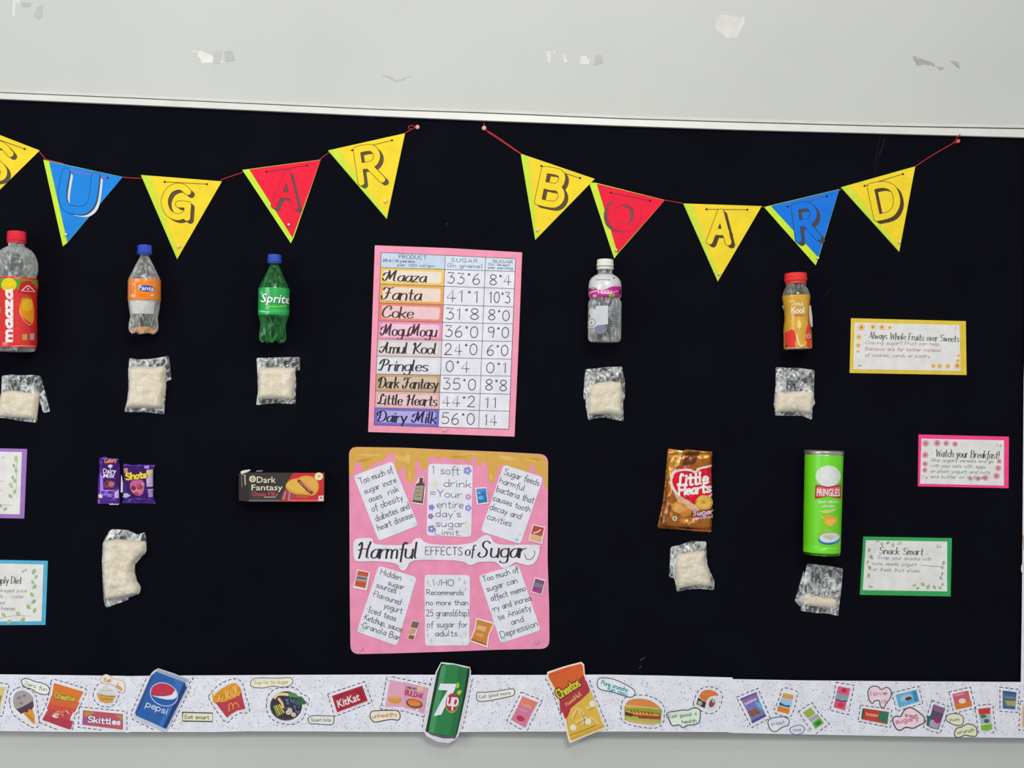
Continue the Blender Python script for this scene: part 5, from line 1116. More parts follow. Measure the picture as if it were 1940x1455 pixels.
a.line([(36, 590), (44, 606), (54, 615), (60, 613)], 1.2, 'f0b0a4', 5, smooth=3); a.line([(44, 564.5), (50, 562.5), (57, 564.5)], 2, '4c8a2c', 6)
a.poly([(42, 633), (51, 633), (51, 644), (42, 644)], 'c8a458', 4); a.poly([(56, 632), (65, 631), (64, 644), (56, 644)], 'b4a0a0', 4); a.line([(13, 657), (40, 655), (66, 656)], 1.6, 'f0a49c', 3)
a.wrap('label_print', lb, [lb], d+.03, 30, 590)
tabp = sheet('tape_tab', [(66, 557), (70, 555), (71, 560), (67, 566)], FELT+.002, .0006, mat('d8d8d8', 'paper'), t)

# orange soda
ax = ((274, 464), (273.2, 634)); t, d = bottle('orange_soda_bottle', 'clear bottle with blue cap and orange label, left of the green bottle', ax, 30)
cap('cap', ax, 464.5, 480.5, 13.2, '2a48b8', d, t); lathe('neck_ring', [(480, 14), (483, 13.2)], ax, d, mat('2440a4', 'plastic'), t, 32)
body = lathe('bottle_body', [(482, 7.5), (486, 8), (494, 12), (503, 16.8), (516, 23), (526, 28), (531, 29.2), (569, 29.6), (580, 28.6), (594, 26.6), (600, 25.4), (604, 26.4), (612, 28.2), (622, 28.6), (628, 27.5), (633, 22)], ax, d, mat('dcdcd8', 'clear'), t, 60, petal(.80, .2), lift=foot(.88, 7))
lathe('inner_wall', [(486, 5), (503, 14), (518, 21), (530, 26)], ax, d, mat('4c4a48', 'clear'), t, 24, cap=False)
lb = lathe('label_sleeve', [(530.5, 30), (532, 30.2), (568, 30.4), (570, 30.2)], ax, d, mat('ee8838', 'film'), t, 40, cap=False)
a = Art(); a.poly([(258, 534), (290, 534), (292, 567), (256, 567)], 'f08424', 0); a.ell(277, 546.5, 16, 6, '2c4cb0', 2, rot=4); a.font('Fanta', 262, 549, 8.5, 'f0ecf0', 4, .1, fit=29, bold=.04, z=4)
a.ell(254, 539, 3.4, 3, 'f0b080', 2); a.ell(253, 560, 5, 3.4, 'f4b888', 2); a.ell(288, 559, 3.4, 2.6, 'f4b888', 2); a.ell(270, 560, 8, 4, 'e87a1c', 1); a.line([(246, 532), (246, 568)], .8, 'f8c8a0', 2)
a.wrap('label_print', lb, [lb], d+.025, 274, 550)
lathe('label_back', [(570, 27), (582, 26.4), (596, 24.8)], ax, d, mat('dcdcdc', 'paper'), t, 20, cap=False, arc=(-55, 70), label='white reverse of the label seen through the bottle')
lathe('soda_residue', [(626.5, 22), (628, 25.5), (631, 23.5), (632.3, 18)], ax, d, mat('e89a30', 'plastic'), t, 60, petal(.80, .2), lift=foot(.88, 7))
# green soda
ax = ((520.3, 482), (517.2, 651)); t, d = bottle('green_soda_bottle', 'green bottle with blue cap and bright green label', ax, 29)
cap('cap', ax, 482.6, 496.5, 13, '2c50b4', d, t); lathe('neck_ring', [(496.5, 13.8), (499.5, 12.6)], ax, d, mat('2648a0', 'plastic'), t, 32)
body = lathe('bottle_body', [(498, 7), (502, 7.8), (510, 11.5), (518, 15), (531, 21), (540, 25.8), (547, 28), (597, 28.2), (606, 26.6), (614, 25), (620, 24.6), (628, 26), (640, 26.6), (646, 26), (650, 20)], ax, d, mat('3f8a50', 'clear'), t, 60, petal(.76, .22), lift=foot(.86, 8))
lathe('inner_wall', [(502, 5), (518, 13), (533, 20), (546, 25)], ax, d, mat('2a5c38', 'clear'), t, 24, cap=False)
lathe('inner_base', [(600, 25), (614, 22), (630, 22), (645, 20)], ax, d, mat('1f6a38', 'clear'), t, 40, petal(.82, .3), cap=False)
lb = lathe('label_sleeve', [(547, 29), (549, 29.2), (595, 29), (598, 28.6)], ax, d, mat('22ac50', 'film'), t, 40, cap=False)
a = Art(); a.font('Sprite', 494, 572, 17, 'eef4ee', 3, .16, fit=56, bold=.05, z=4, oz=1, ohx='14803c', ow=.09)
a.line([(508, 580), (524, 581.5), (542, 579)], 1.8, 'a8d820', 3); a.poly([(490, 586), (548, 586), (548, 592), (490, 592)], '38b868', 1); a.line([(494, 590), (510, 591)], 1.4, 'd0ecd8', 2); a.ell(496, 555, 3, 4, '5cc880', 1)
a.wrap('label_print', lb, [lb], d+.025, 519, 572)
# clear jelly drink
ax = ((1146.6, 491), (1145.2, 648.5)); t, d = bottle('jelly_drink_bottle', 'clear bottle with white cap and a magenta band', ax, 31.5)
cap('cap', ax, 491.5, 504.5, 15.6, 'e8e6dc', d, t); lathe('tamper_ring', [(505.3, 15.8), (511, 16)], ax, d, mat('dcd8ca', 'plastic'), t, 32)
body = lathe('bottle_body', [(510, 13.4), (519, 13.8), (522, 18), (526, 24.5), (532, 28.6), (540, 30.3), (560, 30.3), (564, 29), (567, 27.6), (571, 30.8), (575, 31.6), (640, 31.4), (645, 30), (648, 26)], ax, d, mat('dcdedc', 'clear'), t, 40)
lb = lathe('label_sleeve', [(521, 17.5), (524, 22.5), (528, 26.8), (533, 29.6), (540, 30.9), (560, 30.9), (565, 29.6)], ax, d, mat('d8d6d8', 'film'), t, 40, cap=False)
a = Art(); a.poly(smoothpts([(1113, 548), (1125, 544), (1136, 550), (1148, 548), (1160, 543), (1178, 544), (1178, 563), (1150, 566), (1130, 562), (1113, 563)], 3), 'c42a88', 1)
a.line([(1113, 558), (1130, 552), (1150, 556), (1170, 551)], 2, 'e890c4', 2, smooth=3); a.line([(1117, 553), (1140, 548)], 1.2, 'e8c8dc', 2); a.ell(1159, 559, 6, 4, '88a848', 3); a.ell(1124, 546, 4, 2.4, '8cb070', 3); a.ell(1127, 560, 4, 2.6, 'e0a0c8', 3)
a.line([(1129, 530), (1156, 530.5)], 1, '8a8a94', 2); a.ell(1163, 527, 1.6, 1.6, '6a6a74', 2, n=8); a.text('MOGU', 1134, 556.5, 6, 'f0e4ee', 1.5, 0, fit=24, z=4)
a.wrap('label_print', lb, [lb], d+.025, 1146, 545)
lw = lathe('lower_label', [(574, 31.2), (580, 31.9), (622, 31.8), (624, 31.6)], ax, d, mat('bcbfc0', 'clear'), t, 30, cap=False, arc=(-60, 75), label='see-through lower label with fine print')
a = Art()
for k in range(8): a.line([(1157, 586+k*4.6), (1157+random.uniform(8, 16), 586+k*4.6)], .8, '606468', 1)
a.poly([(1128, 580), (1152, 579), (1152, 614), (1128, 618)], 'c8ccd0', 0); a.poly([(1113, 584), (1122, 582), (1129, 588), (1128, 620), (1114, 622)], 'd6d4d2', 1); a.ell(1121, 611, 7.5, 7.5, '8a7a7c', 2, n=18); a.ell(1121, 611, 6.4, 6.4, 'dad8d4', 3, n=18); a.ell(1121, 611, 2, 2, '8a8a8c', 4, n=8)
a.ell(1138, 624, 11, 8.5, '7c828e', 2, n=20)
a.wrap('label_print', lw, [lw, body], d+.025, 1146, 600)
# mango milk
ax = ((1507, 517), (1511.8, 663)); t, d = bottle('mango_milk_bottle', 'small waisted bottle with red cap and golden yellow and red label', ax, 26.5)
cap('cap', ax, 517.5, 532, 20.8, 'ec3434', d, t); lathe('neck_ring', [(532, 20.4), (538, 19.6)], ax, d, mat('d83a38', 'plastic'), t, 32)
body = lathe('bottle_body', [(537, 18.4), (543, 19), (549, 22.3), (556, 25), (561, 25.8), (565, 25.6), (585, 23), (604, 22.6), (620, 25), (640, 26.2), (656, 26), (662, 23.5)], ax, d, mat('a8a89c', 'clear'), t, 40)
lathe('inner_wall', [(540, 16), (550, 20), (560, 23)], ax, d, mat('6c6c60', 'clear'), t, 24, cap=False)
lb = lathe('label_sleeve', [(560, 26.2), (566, 26), (575, 24.6), (585, 23.4), (600, 23), (608, 23.4), (620, 25.4), (632, 26.4), (645, 26.6), (658, 26.4), (661, 25.6)], ax, d, mat('d8a430', 'film'), t, 44, cap=False)
a = Art(); a.poly(smoothpts([(1482, 634), (1492, 628), (1502, 624), (1507, 634), (1508, 650), (1509, 662), (1483, 662)], 3), 'e63c30', 1); a.poly(smoothpts([(1541, 600), (1535, 608), (1528, 622), (1526, 640), (1527, 661), (1541, 661)], 3), 'e64034', 1)
a.poly([(1506, 648), (1528, 646), (1528, 661), (1508, 662)], 'dca838', 2); a.line([(1509, 634), (1512, 646), (1516, 655), (1522, 654)], 2.6, 'efdcc0', 4, smooth=3); a.ell(1531, 637, 4.4, 4.4, 'ecb4a8', 3, n=12); a.ell(1531, 637, 2.4, 2.4, 'c05048', 4, n=8)
a.text('Amul', 1503, 578, 7, 'f0e4cc', 1.3, 2, fit=18, z=4); a.text('Kool', 1500, 592, 11, 'f0e6da', 2.0, 2, fit=24, z=4); a.line([(1503, 597), (1522, 598)], 1.2, 'b04030', 4); a.ell(1514, 616, 4, 7, 'ecd070', 3); a.ell(1500, 570, 6, 3, 'e8c060', 2); a.poly([(1483, 658), (1541, 658), (1541, 662), (1483, 662)], 'eec8b0', 3)
a.wrap('label_print', lb, [lb], d+.022, 1510, 610)
sheet('tape_tab', [(1532, 580), (1536, 578), (1539, 600), (1539.5, 619), (1535, 620), (1532.5, 600)], FELT+.01, .0006, mat('dcd8d4', 'paper'), t); sheet('tape_tab', [(1481.5, 579), (1485, 578), (1488, 584), (1486, 590)], FELT+.01, .0006, mat('dcd0c8', 'paper'), t)

# ================================================================ bags of sugar
def bag(label, outer, sugar, flaps=(), seed=1, hm=11, nz=2.2):
    cx = sum(p[0] for p in outer)/len(outer); cy = sum(p[1] for p in outer)/len(outer)
    t = thing('sugar_bag', label, 'sugar bag', cx, cy, 'clear bags of sugar pinned on the board')
    for i, P in enumerate(flaps): puff('folded_flap', P, FELT+.0002, 1.2, 4, mat('d4d6d6', 'crinkle'), t, 3, 1.6, .3, seed=seed+9+i)
    puff('plastic_bag', outer, FELT+.0015, 4.0, 12, mat('d8dad8', 'crinkle'), t, 2.5, 3.6, .19, seed=seed)
    s_ = puff('sugar', sugar, FELT+.002, hm, 11, mat('e4dcca', 'sugar'), t, 3, nz, .06, seed=seed+3); s_['label'] = 'cream coloured sugar filling'
    # clear film stretched over the sugar
    puff('plastic_front', ins(sugar, -1.5), FELT+.0026, hm+.3, 11, mat('f0ebe2', 'overwrap'), t, 3.5, nz+.5, .1, seed=seed+3)
bag('sugar bag under the large mango drink bottle at the left edge', [(3, 712), (20, 709.5), (40, 711), (60, 710), (76, 712), (74, 735), (73, 748), (71, 770), (70, 801), (40, 798), (20, 794), (-6, 791), (-3, 762), (2, 742)],
    [(2, 743), (20, 740), (45, 743), (72, 747), (71, 765), (67.4, 794), (35, 791), (-3, 789), (-2, 764)], [[(72, 712), (77, 713), (86, 745), (95, 780), (82, 782), (75, 760), (70, 746)]], 1)
bag('plump sugar bag with a folded corner under the orange label bottle', [(244.7, 678), (262, 681), (284, 680), (319, 674.3), (322, 690), (324.4, 719.7), (314.8, 722), (313, 735), (313.5, 747), (310.7, 785), (275, 781), (235, 780.7), (241, 755), (243, 736), (242.5, 700)],
    [(244.7, 698), (265, 694), (290, 696), (308, 693), (314, 700), (311, 720), (313, 733), (310, 745), (307.4, 773.3), (270, 772), (237, 773), (243, 750), (243.6, 730)], [], 2, 15)
bag('square sugar bag with a wide flat top under the green bottle', [(485.4, 678), (510, 677.5), (540, 676.5), (568.6, 676.3), (568, 702.4), (559.5, 701), (561, 727), (559.5, 765.8), (520, 764), (484.6, 767.7), (487, 752), (488.5, 740), (487, 700)],
    [(489, 698), (520, 696), (559, 697), (557, 725), (555, 757), (520, 755), (488.5, 756), (490, 735)], [], 3, 13)
bag('sugar bag with side flaps under the white capped bottle', [(1109, 699), (1130, 698), (1150, 695), (1179.7, 694.7), (1181, 725), (1183, 757), (1180.5, 760), (1181.9, 798.4), (1160, 794), (1145, 791), (1130, 792), (1114.9, 796), (1110, 770), (1108, 740)],
    [(1121, 731), (1135, 725), (1160, 723), (1178, 725), (1179, 750), (1178, 765), (1180, 788), (1150, 784), (1116, 786), (1114, 760), (1117, 745)], [[(1108, 703), (1112, 703), (1110, 757), (1105, 756)], [(1179, 700), (1184, 720), (1184, 757), (1178, 757)]], 4, 14)
bag('half-filled sugar bag under the small waisted bottle', [(1470, 694.7), (1490, 697), (1515, 697), (1543.8, 701), (1543, 725), (1542.5, 751.5), (1545, 766), (1540, 770), (1539, 795.7), (1520, 788), (1500, 788), (1468.7, 787.7), (1470, 775), (1466, 770), (1470, 730)],
    [(1472.8, 741), (1490, 744), (1520, 741), (1541.7, 743), (1541, 765), (1537, 784), (1510, 779), (1470, 781), (1471, 760)], [], 5, 11)
bag('tall bent sugar bag under the two purple chocolate packs', [(210.4, 1003), (225, 1003), (242.6, 1004.6), (260, 1013), (274.8, 1008.3), (277.7, 1033), (276, 1048), (264, 1060), (255, 1070), (253.7, 1082.6), (258.7, 1100), (266, 1112), (263.6, 1126), (243.8, 1132), (242.6, 1137), (222, 1144), (200.5, 1152), (196, 1137), (194, 1100), (192.6, 1067.7), (194.3, 1028), (205.4, 1008)],
    [(196, 1026), (220, 1023), (250, 1025), (275, 1027), (275.5, 1046), (262, 1058), (253.5, 1068), (252.5, 1083), (257, 1100), (265, 1113), (262, 1125), (244, 1129), (225, 1134), (198, 1136), (195.5, 1100), (194, 1068)], [], 6, 17, 4)
bag('sugar bag with a folded middle under the gold snack packet', [(1271, 1036), (1290, 1032), (1309.4, 1025.3), (1338.7, 1026), (1339, 1048), (1340.6, 1070.5), (1348, 1088), (1353.9, 1101.8), (1353, 1118), (1325, 1116), (1300, 1117), (1283, 1122), (1279.3, 1101.8), (1275, 1090), (1269, 1060)],
    [(1283, 1054), (1300, 1048), (1320, 1045), (1337, 1044), (1337, 1070), (1345, 1085), (1348, 1102), (1345.5, 1112), (1315, 1110), (1285, 1116), (1281.7, 1095), (1280, 1075)], [[(1270, 1054), (1276, 1056), (1277, 1095), (1267.3, 1093)]], 7, 14, 3)
bag('nearly empty sugar bag with a thin layer, under the green can', [(1529.5, 1067.6), (1545, 1069), (1558, 1071), (1570, 1072), (1598, 1077.3), (1594, 1120), (1588.4, 1168), (1570, 1163), (1550, 1162), (1517.4, 1157.6), (1519, 1130), (1523, 1095)],
    [(1524.6, 1123.5), (1545, 1129), (1565, 1132), (1586, 1135.5), (1584.8, 1152), (1560, 1150), (1521, 1146)], [[(1523, 1080), (1524, 1110), (1517, 1150), (1505.4, 1139), (1512, 1118)]], 8, 6, 1)

# ================================================================ packs
def pack(name, label, cat, P, hx, hm, wpx, kind='foil', crimp=8, nz=1.6, seed=1, step=3, group='snack packs fixed to the board'):
    cx = sum(p[0] for p in P)/len(P); cy = sum(p[1] for p in P)/len(P)
    t = thing(name, label, cat, cx, cy, group)
    b = puff('wrapper', P, FELT+.0002, hm, wpx, mat(hx, kind), t, step, nz, .07, crimp=crimp, seed=seed)
    return t, b, cx, cy
# little heart biscuits
P = [(1266.6, 849.7), (1282, 852), (1298, 854), (1300, 851.5), (1325, 854), (1351, 856), (1349.5, 890), (1349.8, 926), (1350.5, 945), (1351.5, 967), (1350, 985), (1349, 1009), (1320, 1007), (1285, 1003.5), (1246.4, 1001), (1251, 978), (1256.5, 955), (1261.3, 911.8), (1264, 880)]
t, b, cx, cy = pack('biscuit_packet', 'gold foil biscuit packet with a large red heart', 'snack packet', P, 'bc6e1e', 14, 18, crimp=9, nz=3, seed=11)
a = Art()
a.poly([(1267, 852), (1290, 854), (1284, 880), (1270, 905), (1262, 912)], 'd8923a', 0, 'foil'); a.poly([(1300, 854), (1326, 856), (1316, 878), (1292, 884)], '6e3c14', 0, 'foil'); a.poly([(1258, 960), (1264, 930), (1272, 960), (1262, 996), (1250, 996)], '8a5020', 0, 'foil')  # foil highlights and dark folds painted in as lighter and darker patches
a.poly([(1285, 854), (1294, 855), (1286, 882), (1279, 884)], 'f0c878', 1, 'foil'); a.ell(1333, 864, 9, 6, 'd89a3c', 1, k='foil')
H = [(1316, 892), (1325, 886), (1338, 883), (1350, 884), (1350, 930), (1342, 946), (1330, 955), (1316, 960), (1300, 954), (1284, 942), (1274, 928), (1270, 912), (1272, 898), (1278, 890), (1286, 886), (1298, 886), (1308, 888)]
a.poly(smoothpts(H, 3), 'e8d2ce', 2)
H2 = [(1317, 897), (1327, 889), (1338, 887), (1350, 887), (1350, 928), (1340, 940), (1330, 950), (1316, 957), (1303, 950), (1288, 938), (1278, 925), (1274, 912), (1276, 901), (1283, 894), (1296, 892), (1308, 893)]
a.poly(smoothpts(H2, 3), 'd4142c', 3)
a.line([(1283, 888), (1296, 886), (1309, 886.5)], 3.6, 'c03448', 4); a.line([(1284, 888), (1308, 886.5)], 1, 'e8b8b8', 5)
a.text('Little', 1284, 921, 22, 'f2ece8', 4.4, -6, slant=.14, fit=57, z=5, jit=0, swash=True, gap=.9); a.text('Hearts', 1286, 938, 18, 'f2ece8', 4.0, -6, slant=.14, fit=60, z=5, jit=0, gap=.9)
a.poly([(1284, 936), (1300, 946), (1318, 958), (1326, 966), (1318, 970), (1300, 962), (1284, 950), (1276, 934)], 'd8b08c', 4)
a.ell(1287, 962, 16, 11, 'd09040', 5, rot=18, n=20); a.ell(1288, 964, 13, 8, 'e0a458', 6, rot=18, n=20); a.ell(1299, 971, 12, 7, 'c88038', 6, rot=-20); a.ell(1333, 952, 16, 14, 'd8a440', 7, n=22); a.ell(1333, 951, 13, 11, 'e2b654', 8, n=20); a.ell(1333, 951, 4, 3, 'c08c34', 9, n=10)
a.text('Sugar', 1313, 977, 9, '6c3848', 4.2, -8, fit=37, z=8, swash=True); a.text('Sugar', 1313, 977, 9, 'e0c4d4', 2.2, -8, fit=37, z=9, swash=True); a.text('sprinkled', 1315, 985, 6, 'd8b4c4', 1.2, -8, fit=34, z=9)
a.ell(1278, 982, 4.6, 4.6, 'd8d4b0', 5, n=12); a.ell(1278, 982, 2.4, 2.4, '5a8a3c', 6, n=10); a.text('75g', 1286, 990, 5, 'e0b070', 1, 3, fit=22, z=5)
a.line([(1250, 996), (1300, 1000), (1348, 1004)], 2, '8a4c18', 4, k='foil')
a.wrap('printed_design', b, [b], FELT+.014, cx, cy, 3, eps=.0009)

# crisp can
ax = ((1561.3, 853), (1556.6, 1052)); R = 35.6; d = FELT+.0376
t = thing('crisp_can', 'tall bright green cylindrical crisp can with metal rim', 'can', 1559, 950, 'snack packs fixed to the board', d)
lathe('metal_rim', [(853.5, 34.4), (853.5, 36.4), (856, 37), (860, 36.8), (862, 35.8)], ax, d, mat('b8b4a8', 'metal'), t, 44)
lathe('foil_seal', [(856, 1), (856.2, 33)], ax, d, mat('9a968a', 'metal'), t, 32)
b = lathe('can_body', [(861, 35.6), (862, 35.9), (900, 35.6), (960, 35.4), (1030, 34.8), (1046, 34.6)], ax, d, mat('6cda16', 'plastic'), t, 56)
lathe('base_rim', [(1045.5, 34.8), (1048.5, 34.9), (1050, 34)], ax, d, mat('4c8a24', 'metal'), t, 44)
a = Art(); a.ell(1569, 902, 23.5, 20, 'dfe2dc', 1, n=30)
a.poly([(1545, 918), (1569, 922), (1593, 918), (1593, 945), (1569, 940), (1544, 945)], 'c02c38', 3); a.poly([(1548, 921), (1569, 925), (1591, 921), (1591, 941), (1569, 936), (1547, 941)], 'd86468', 4)
a.font('PRINGLES', 1547.5, 939.5, 14.5, 'f2e8e8', .5, 0, fit=43, bold=.05, z=6)
a.text('SOUR CREAM', 1550, 953, 4.5, 'e8f4dc', .85, 0, fit=37, z=3); a.text('AND ONION', 1557, 961, 4.5, 'e8f4dc', .85, 0, fit=24, z=3)
a.poly(smoothpts([(1552, 968), (1562, 965), (1574, 964), (1585, 963), (1580, 969), (1570, 972), (1558, 972)], 3), 'a8d860', 2); a.line([(1556, 968), (1566, 970), (1582, 964)], 1.4, 'e0d890', 3, smooth=3)
a.poly(smoothpts([(1561, 994), (1560, 984), (1566, 975), (1578, 977), (1586, 982), (1582, 992), (1574, 998), (1566, 995)], 3), 'e0a834', 3); a.poly(smoothpts([(1564, 988), (1574, 982), (1585, 984), (1580, 992), (1572, 996)], 3), 'e8bc54', 4); a.line([(1552, 975), (1560, 982)], 2.4, 'b8dc70', 3)
a.ell(1569, 1010, 18, 9, '8cc840', 2, n=20); a.ell(1571, 1021, 20.5, 10.5, '2c78b4', 3, n=24, rot=-4); a.ell(1571.5, 1018.5, 19, 9, 'dcdce0', 4, n=24, rot=-4); a.ell(1570, 1017, 12, 5, 'c8c8c4', 5); a.line([(1564, 1016), (1574, 1019)], 2, 'a8b08c', 6)
a.line([(1560, 1038), (1586, 1039)], 1.2, 'c8e8a8', 2); a.line([(1554, 865), (1553, 960), (1552, 1044)], .7, 'a8e070', 1)
a.wrap('printed_design', b, [b], d+.03, 1559, 950, 4)

# two chocolate packs
P = [(187.9, 867.7), (192, 867), (197.7, 864.6), (203, 868), (223.6, 868.6), (226.3, 884.7), (226, 910), (225.5, 930), (226.3, 956.2), (208, 957), (206, 954.5), (183, 954.8), (184.3, 942.8), (184.8, 930), (185.6, 910), (187, 890)]
t, b, cx, cy = pack('chocolate_bar_pack', 'narrow purple chocolate bar pack with white lettering', 'chocolate pack', P, '6630aa', 7, 9, crimp=6, nz=1.6, seed=21, step=2.5)
a = Art()
a.poly([(193, 872), (224, 872), (225, 918), (216, 926), (196, 928), (192, 920)], '3c1466', 0); a.poly([(190, 900), (195, 902), (196, 930), (190, 930)], 'a87af0', 1); a.line([(194, 929), (217, 929)], 1.4, 'dc9cd8', 2)
a.text('Cadbury', 199, 877, 6.5, 'e08a58', 1.5, -6, fit=21, z=3); a.ell(209, 883, 4.4, 3.2, 'dccbe4', 3); a.line([(209, 880), (209.5, 889)], 1.4, 'dccbe4', 3)
a.font('Dairy', 195, 896, 9, 'ece4f2', 2, .05, fit=25, bold=.05, z=4); a.font('Milk', 195.5, 905, 8.5, 'e8e0f0', 1, .05, fit=22, bold=.05, z=4)
a.poly([(197, 924), (198, 914), (203, 910), (212, 911), (218, 916), (216, 925)], '7c3c44', 3); a.ell(211, 917, 6, 4.4, 'b86c68', 4, rot=-20); a.ell(203, 916, 3.4, 3, '5c2430', 4)
a.poly([(187, 936), (195, 937), (194, 943.5), (187, 943)], 'd8d4c0', 3); a.poly([(217, 932), (224.5, 926), (224.5, 944), (217, 943)], 'c4b4dc', 3); a.poly([(200, 934), (214, 936), (212, 942), (203, 941)], '8c70c8', 2); a.poly([(186, 946), (190, 950), (188, 953)], 'c8a0ec', 3); a.poly([(207, 954), (225, 954), (225, 956), (208, 956)], 'ecdcf0', 3)
a.wrap('printed_design', b, [b], FELT+.007, cx, cy, 3, eps=.0006)
sheet('tape_tab', [(229.4, 899), (231, 903), (233, 916), (232.6, 933), (228.5, 933)], FELT+.0005, .0006, mat('dccfec', 'paper'), t)
P = [(232.6, 878.4), (250, 881), (262, 880), (293.8, 880.7), (290.5, 886), (289.8, 893.6), (290, 920), (290.2, 942.8), (295, 954.4), (262, 954), (230.8, 954), (232.5, 940), (234, 911.5)]
t, b, cx, cy = pack('chocolate_sweets_pack', 'square purple pack of chocolate sweets with yellow lettering', 'chocolate pack', P, '54289a', 9, 12, crimp=6, nz=2, seed=24, step=2.5)
a = Art()
a.poly([(236, 884), (286, 884), (286, 900), (284, 944), (240, 944)], '34105e', 0); a.poly(smoothpts([(247, 915), (255, 909), (268, 909), (274, 916), (273, 928), (268, 938), (258, 938), (248, 928)], 3), 'c05c9c', 1); a.ell(259, 928, 10, 8, 'd87c8c', 2)
a.text('Shots', 240, 909, 12, '4a2808', 5.2, -7, fit=38, z=3, jit=0); a.text('Shots', 240, 909, 12, 'ecc84c', 3.2, -7, fit=38, z=4, jit=0)
a.ell(253, 924.5, 4.4, 4.4, '7c2838', 4, n=14); a.ell(264.5, 922, 5.4, 5, '8c3c30', 4, n=14); a.ell(263.5, 921, 3, 2.6, 'b06040', 5, n=10); a.ell(259, 935, 5, 3.4, '9c4c5c', 4, n=12); a.ell(270, 917, 2, 3, 'eca4b4', 3)
a.poly([(277, 893), (289, 890), (289, 922), (278, 922)], 'c4b0c8', 2); a.poly([(278, 890), (289, 889), (289, 898), (277, 899)], 'd8c484', 3); a.poly([(280, 928), (289, 927), (289, 942), (281, 942)], 'a894cc', 2); a.line([(279, 927.5), (290, 927)], 1, 'd4c0ec', 3)
a.poly([(233.5, 888), (242, 887), (243, 896), (234, 896)], 'c48c7c', 3); a.poly([(233, 935), (241, 934), (248, 939), (240, 943), (233, 942)], 'b8b4d4', 3); a.poly([(272, 883), (284, 882), (281, 888), (274, 887)], 'b48cf0', 3); a.poly([(233, 951), (244, 946), (250, 943), (246, 952)], '7c60dc', 2, 'foil')
a.wrap('printed_design', b, [b], FELT+.008, cx, cy, 3, eps=.0006)

# biscuit carton with a flared open left end
t = thing('biscuit_carton', 'flat black and red biscuit carton with a golden biscuit picture', 'biscuit box', 535, 923, 'snack packs fixed to the board')
D1 = FELT+.036; D0 = FELT+.001
f = [at(470.6, 895.4, D1), at(614.6, 896, D1), at(614, 950.6, D1), at(471.7, 950.6, D1)]
xr = f[1].x-.001; bk = [at(456.5, 894.5, D0), None, None, at(456, 947.5, D0)]
bk[1] = Vector((xr, -D0, f[1].z)); bk[2] = Vector((xr, -D0, f[2].z))
mid = [at(452.5, 896.5, FELT+.020), at(452.5, 948, FELT+.020)]
V = f+[bk[0], bk[1], bk[2], bk[3]]+mid
fr = mesh('carton_box', V, [(0, 1, 2, 3), (1, 5, 6, 2), (0, 4, 5, 1), (3, 2, 6, 7), (0, 3, 9, 8), (8, 9, 7, 4), (4, 7, 6, 5), (0, 8, 4), (3, 7, 9)], [mat('2e2426', 'plastic')], t)
def facepx(u, v): return tuple(f[0]*(1-u)*(1-v)+f[1]*u*(1-v)+f[2]*u*v+f[3]*(1-u)*v)
sheet('torn_flap', [(456, 893), (462, 890.8), (473, 889.5), (475, 891), (470, 894), (462, 897), (456, 898)], FELT+.030, .0008, mat('dcdcd0', 'paper'), t)
sheet('torn_flap', [(486, 891.5), (497, 890.8), (498, 893), (485, 893.6)], FELT+.035, .0006, mat('8a8684', 'paper'), t)
a = Art(); d = D1
a.poly([(471, 896), (556, 896), (546, 910), (540, 925), (534, 944), (531, 950), (472, 950)], '3c3636', 0); a.poly([(556, 896), (614, 896.4), (613.5, 950), (531, 950), (536, 938), (541, 922), (547, 908)], 'c82c34', 1)
a.poly([(472, 946.5), (531, 946.5), (531, 950), (472, 950)], '6a6266', 1); a.poly([(549, 946.5), (612, 946.5), (612, 950), (549, 950)], 'e05a54', 2); a.line([(500, 941.8), (522, 941.8)], 1.3, 'dcd0a8', 3)
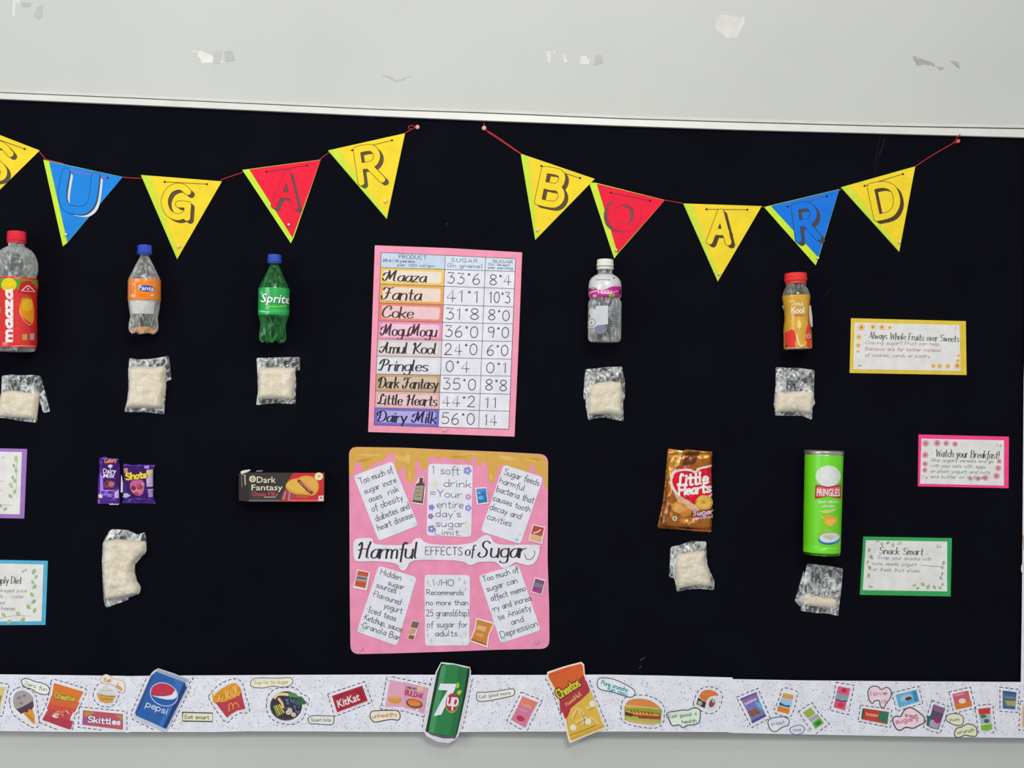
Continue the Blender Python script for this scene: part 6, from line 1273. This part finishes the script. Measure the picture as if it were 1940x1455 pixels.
a.poly([(532, 945), (538, 930), (544, 926), (560, 936), (553, 947)], '9c4a50', 2); a.line([(541, 932), (537, 946)], 2, 'd0949c', 3); a.line([(549, 932), (547, 948)], 2.4, 'c88890', 3); a.line([(543, 934), (542, 944)], 1.4, '6c3038', 3)
a.poly(smoothpts([(541, 922), (546, 912), (556, 907), (564, 906), (570, 903), (582, 901), (594, 904), (602, 912), (604, 924), (598, 936), (586, 940), (566, 938), (550, 932)], 3), 'd8a040', 4)
a.poly(smoothpts([(543, 921), (549, 912), (560, 909), (568, 914), (578, 926), (572, 934), (556, 930)], 3), 'e0b44c', 5); a.poly(smoothpts([(566, 908), (580, 903), (594, 907), (600, 916), (598, 930), (588, 922), (576, 912)], 3), 'e2a850', 5)
a.line([(566, 911), (573, 918), (582, 927), (591, 934)], 5.6, '743430', 6); a.line([(568, 913), (580, 923), (588, 931)], 2, 'c88078', 7); a.poly([(560, 936), (590, 938), (582, 944), (560, 943)], 'c05040', 5)
a.ell(604, 902.5, 8, 7.4, 'ecdfa8', 6, n=18); a.ell(604.5, 902, 3, 2.4, 'a8b470', 7, n=10); a.poly([(603.5, 939.5), (613, 938.5), (613, 949), (603, 949.5)], 'd4ccc4', 6); a.ell(608, 943, 1.4, 2, '4a3c3c', 7, n=8)
a.ell(478.5, 907.5, 6.4, 6.4, 'dcd8a8', 4, n=18); a.line([(474, 907.5), (483, 907.5)], 1.3, '4c4838', 5); a.ell(478.5, 904.5, 2.4, 1, '4c4838', 5, n=10); a.ell(478.5, 910.5, 2.4, 1, '4c4838', 5, n=10)
a.font('Dark', 486.5, 914.5, 12, 'e8e4c0', 0, 0, fit=36, bold=.02, z=4); a.font('Fantasy', 476.5, 928.8, 11.5, 'e6e2be', 0, 0, fit=59, bold=.02, z=4); a.text('Choco Fills', 478, 939, 7, 'b04854', 1.8, 0, fit=48, z=4); a.line([(481, 943), (495, 943)], .9, 'a84448', 3)
a.build('printed_design', fr, d)
bb = Art()
bb.line([(458, 899), (466, 901)], 2, '9a9c80', 1); bb.line([(464, 900), (465, 918)], 3, 'a8ac88', 1); bb.line([(458, 902), (459, 923)], 1.6, '7c7c68', 1)
bb.wrap('side_print', fr, [fr], FELT+.03, 470, 920, 5)
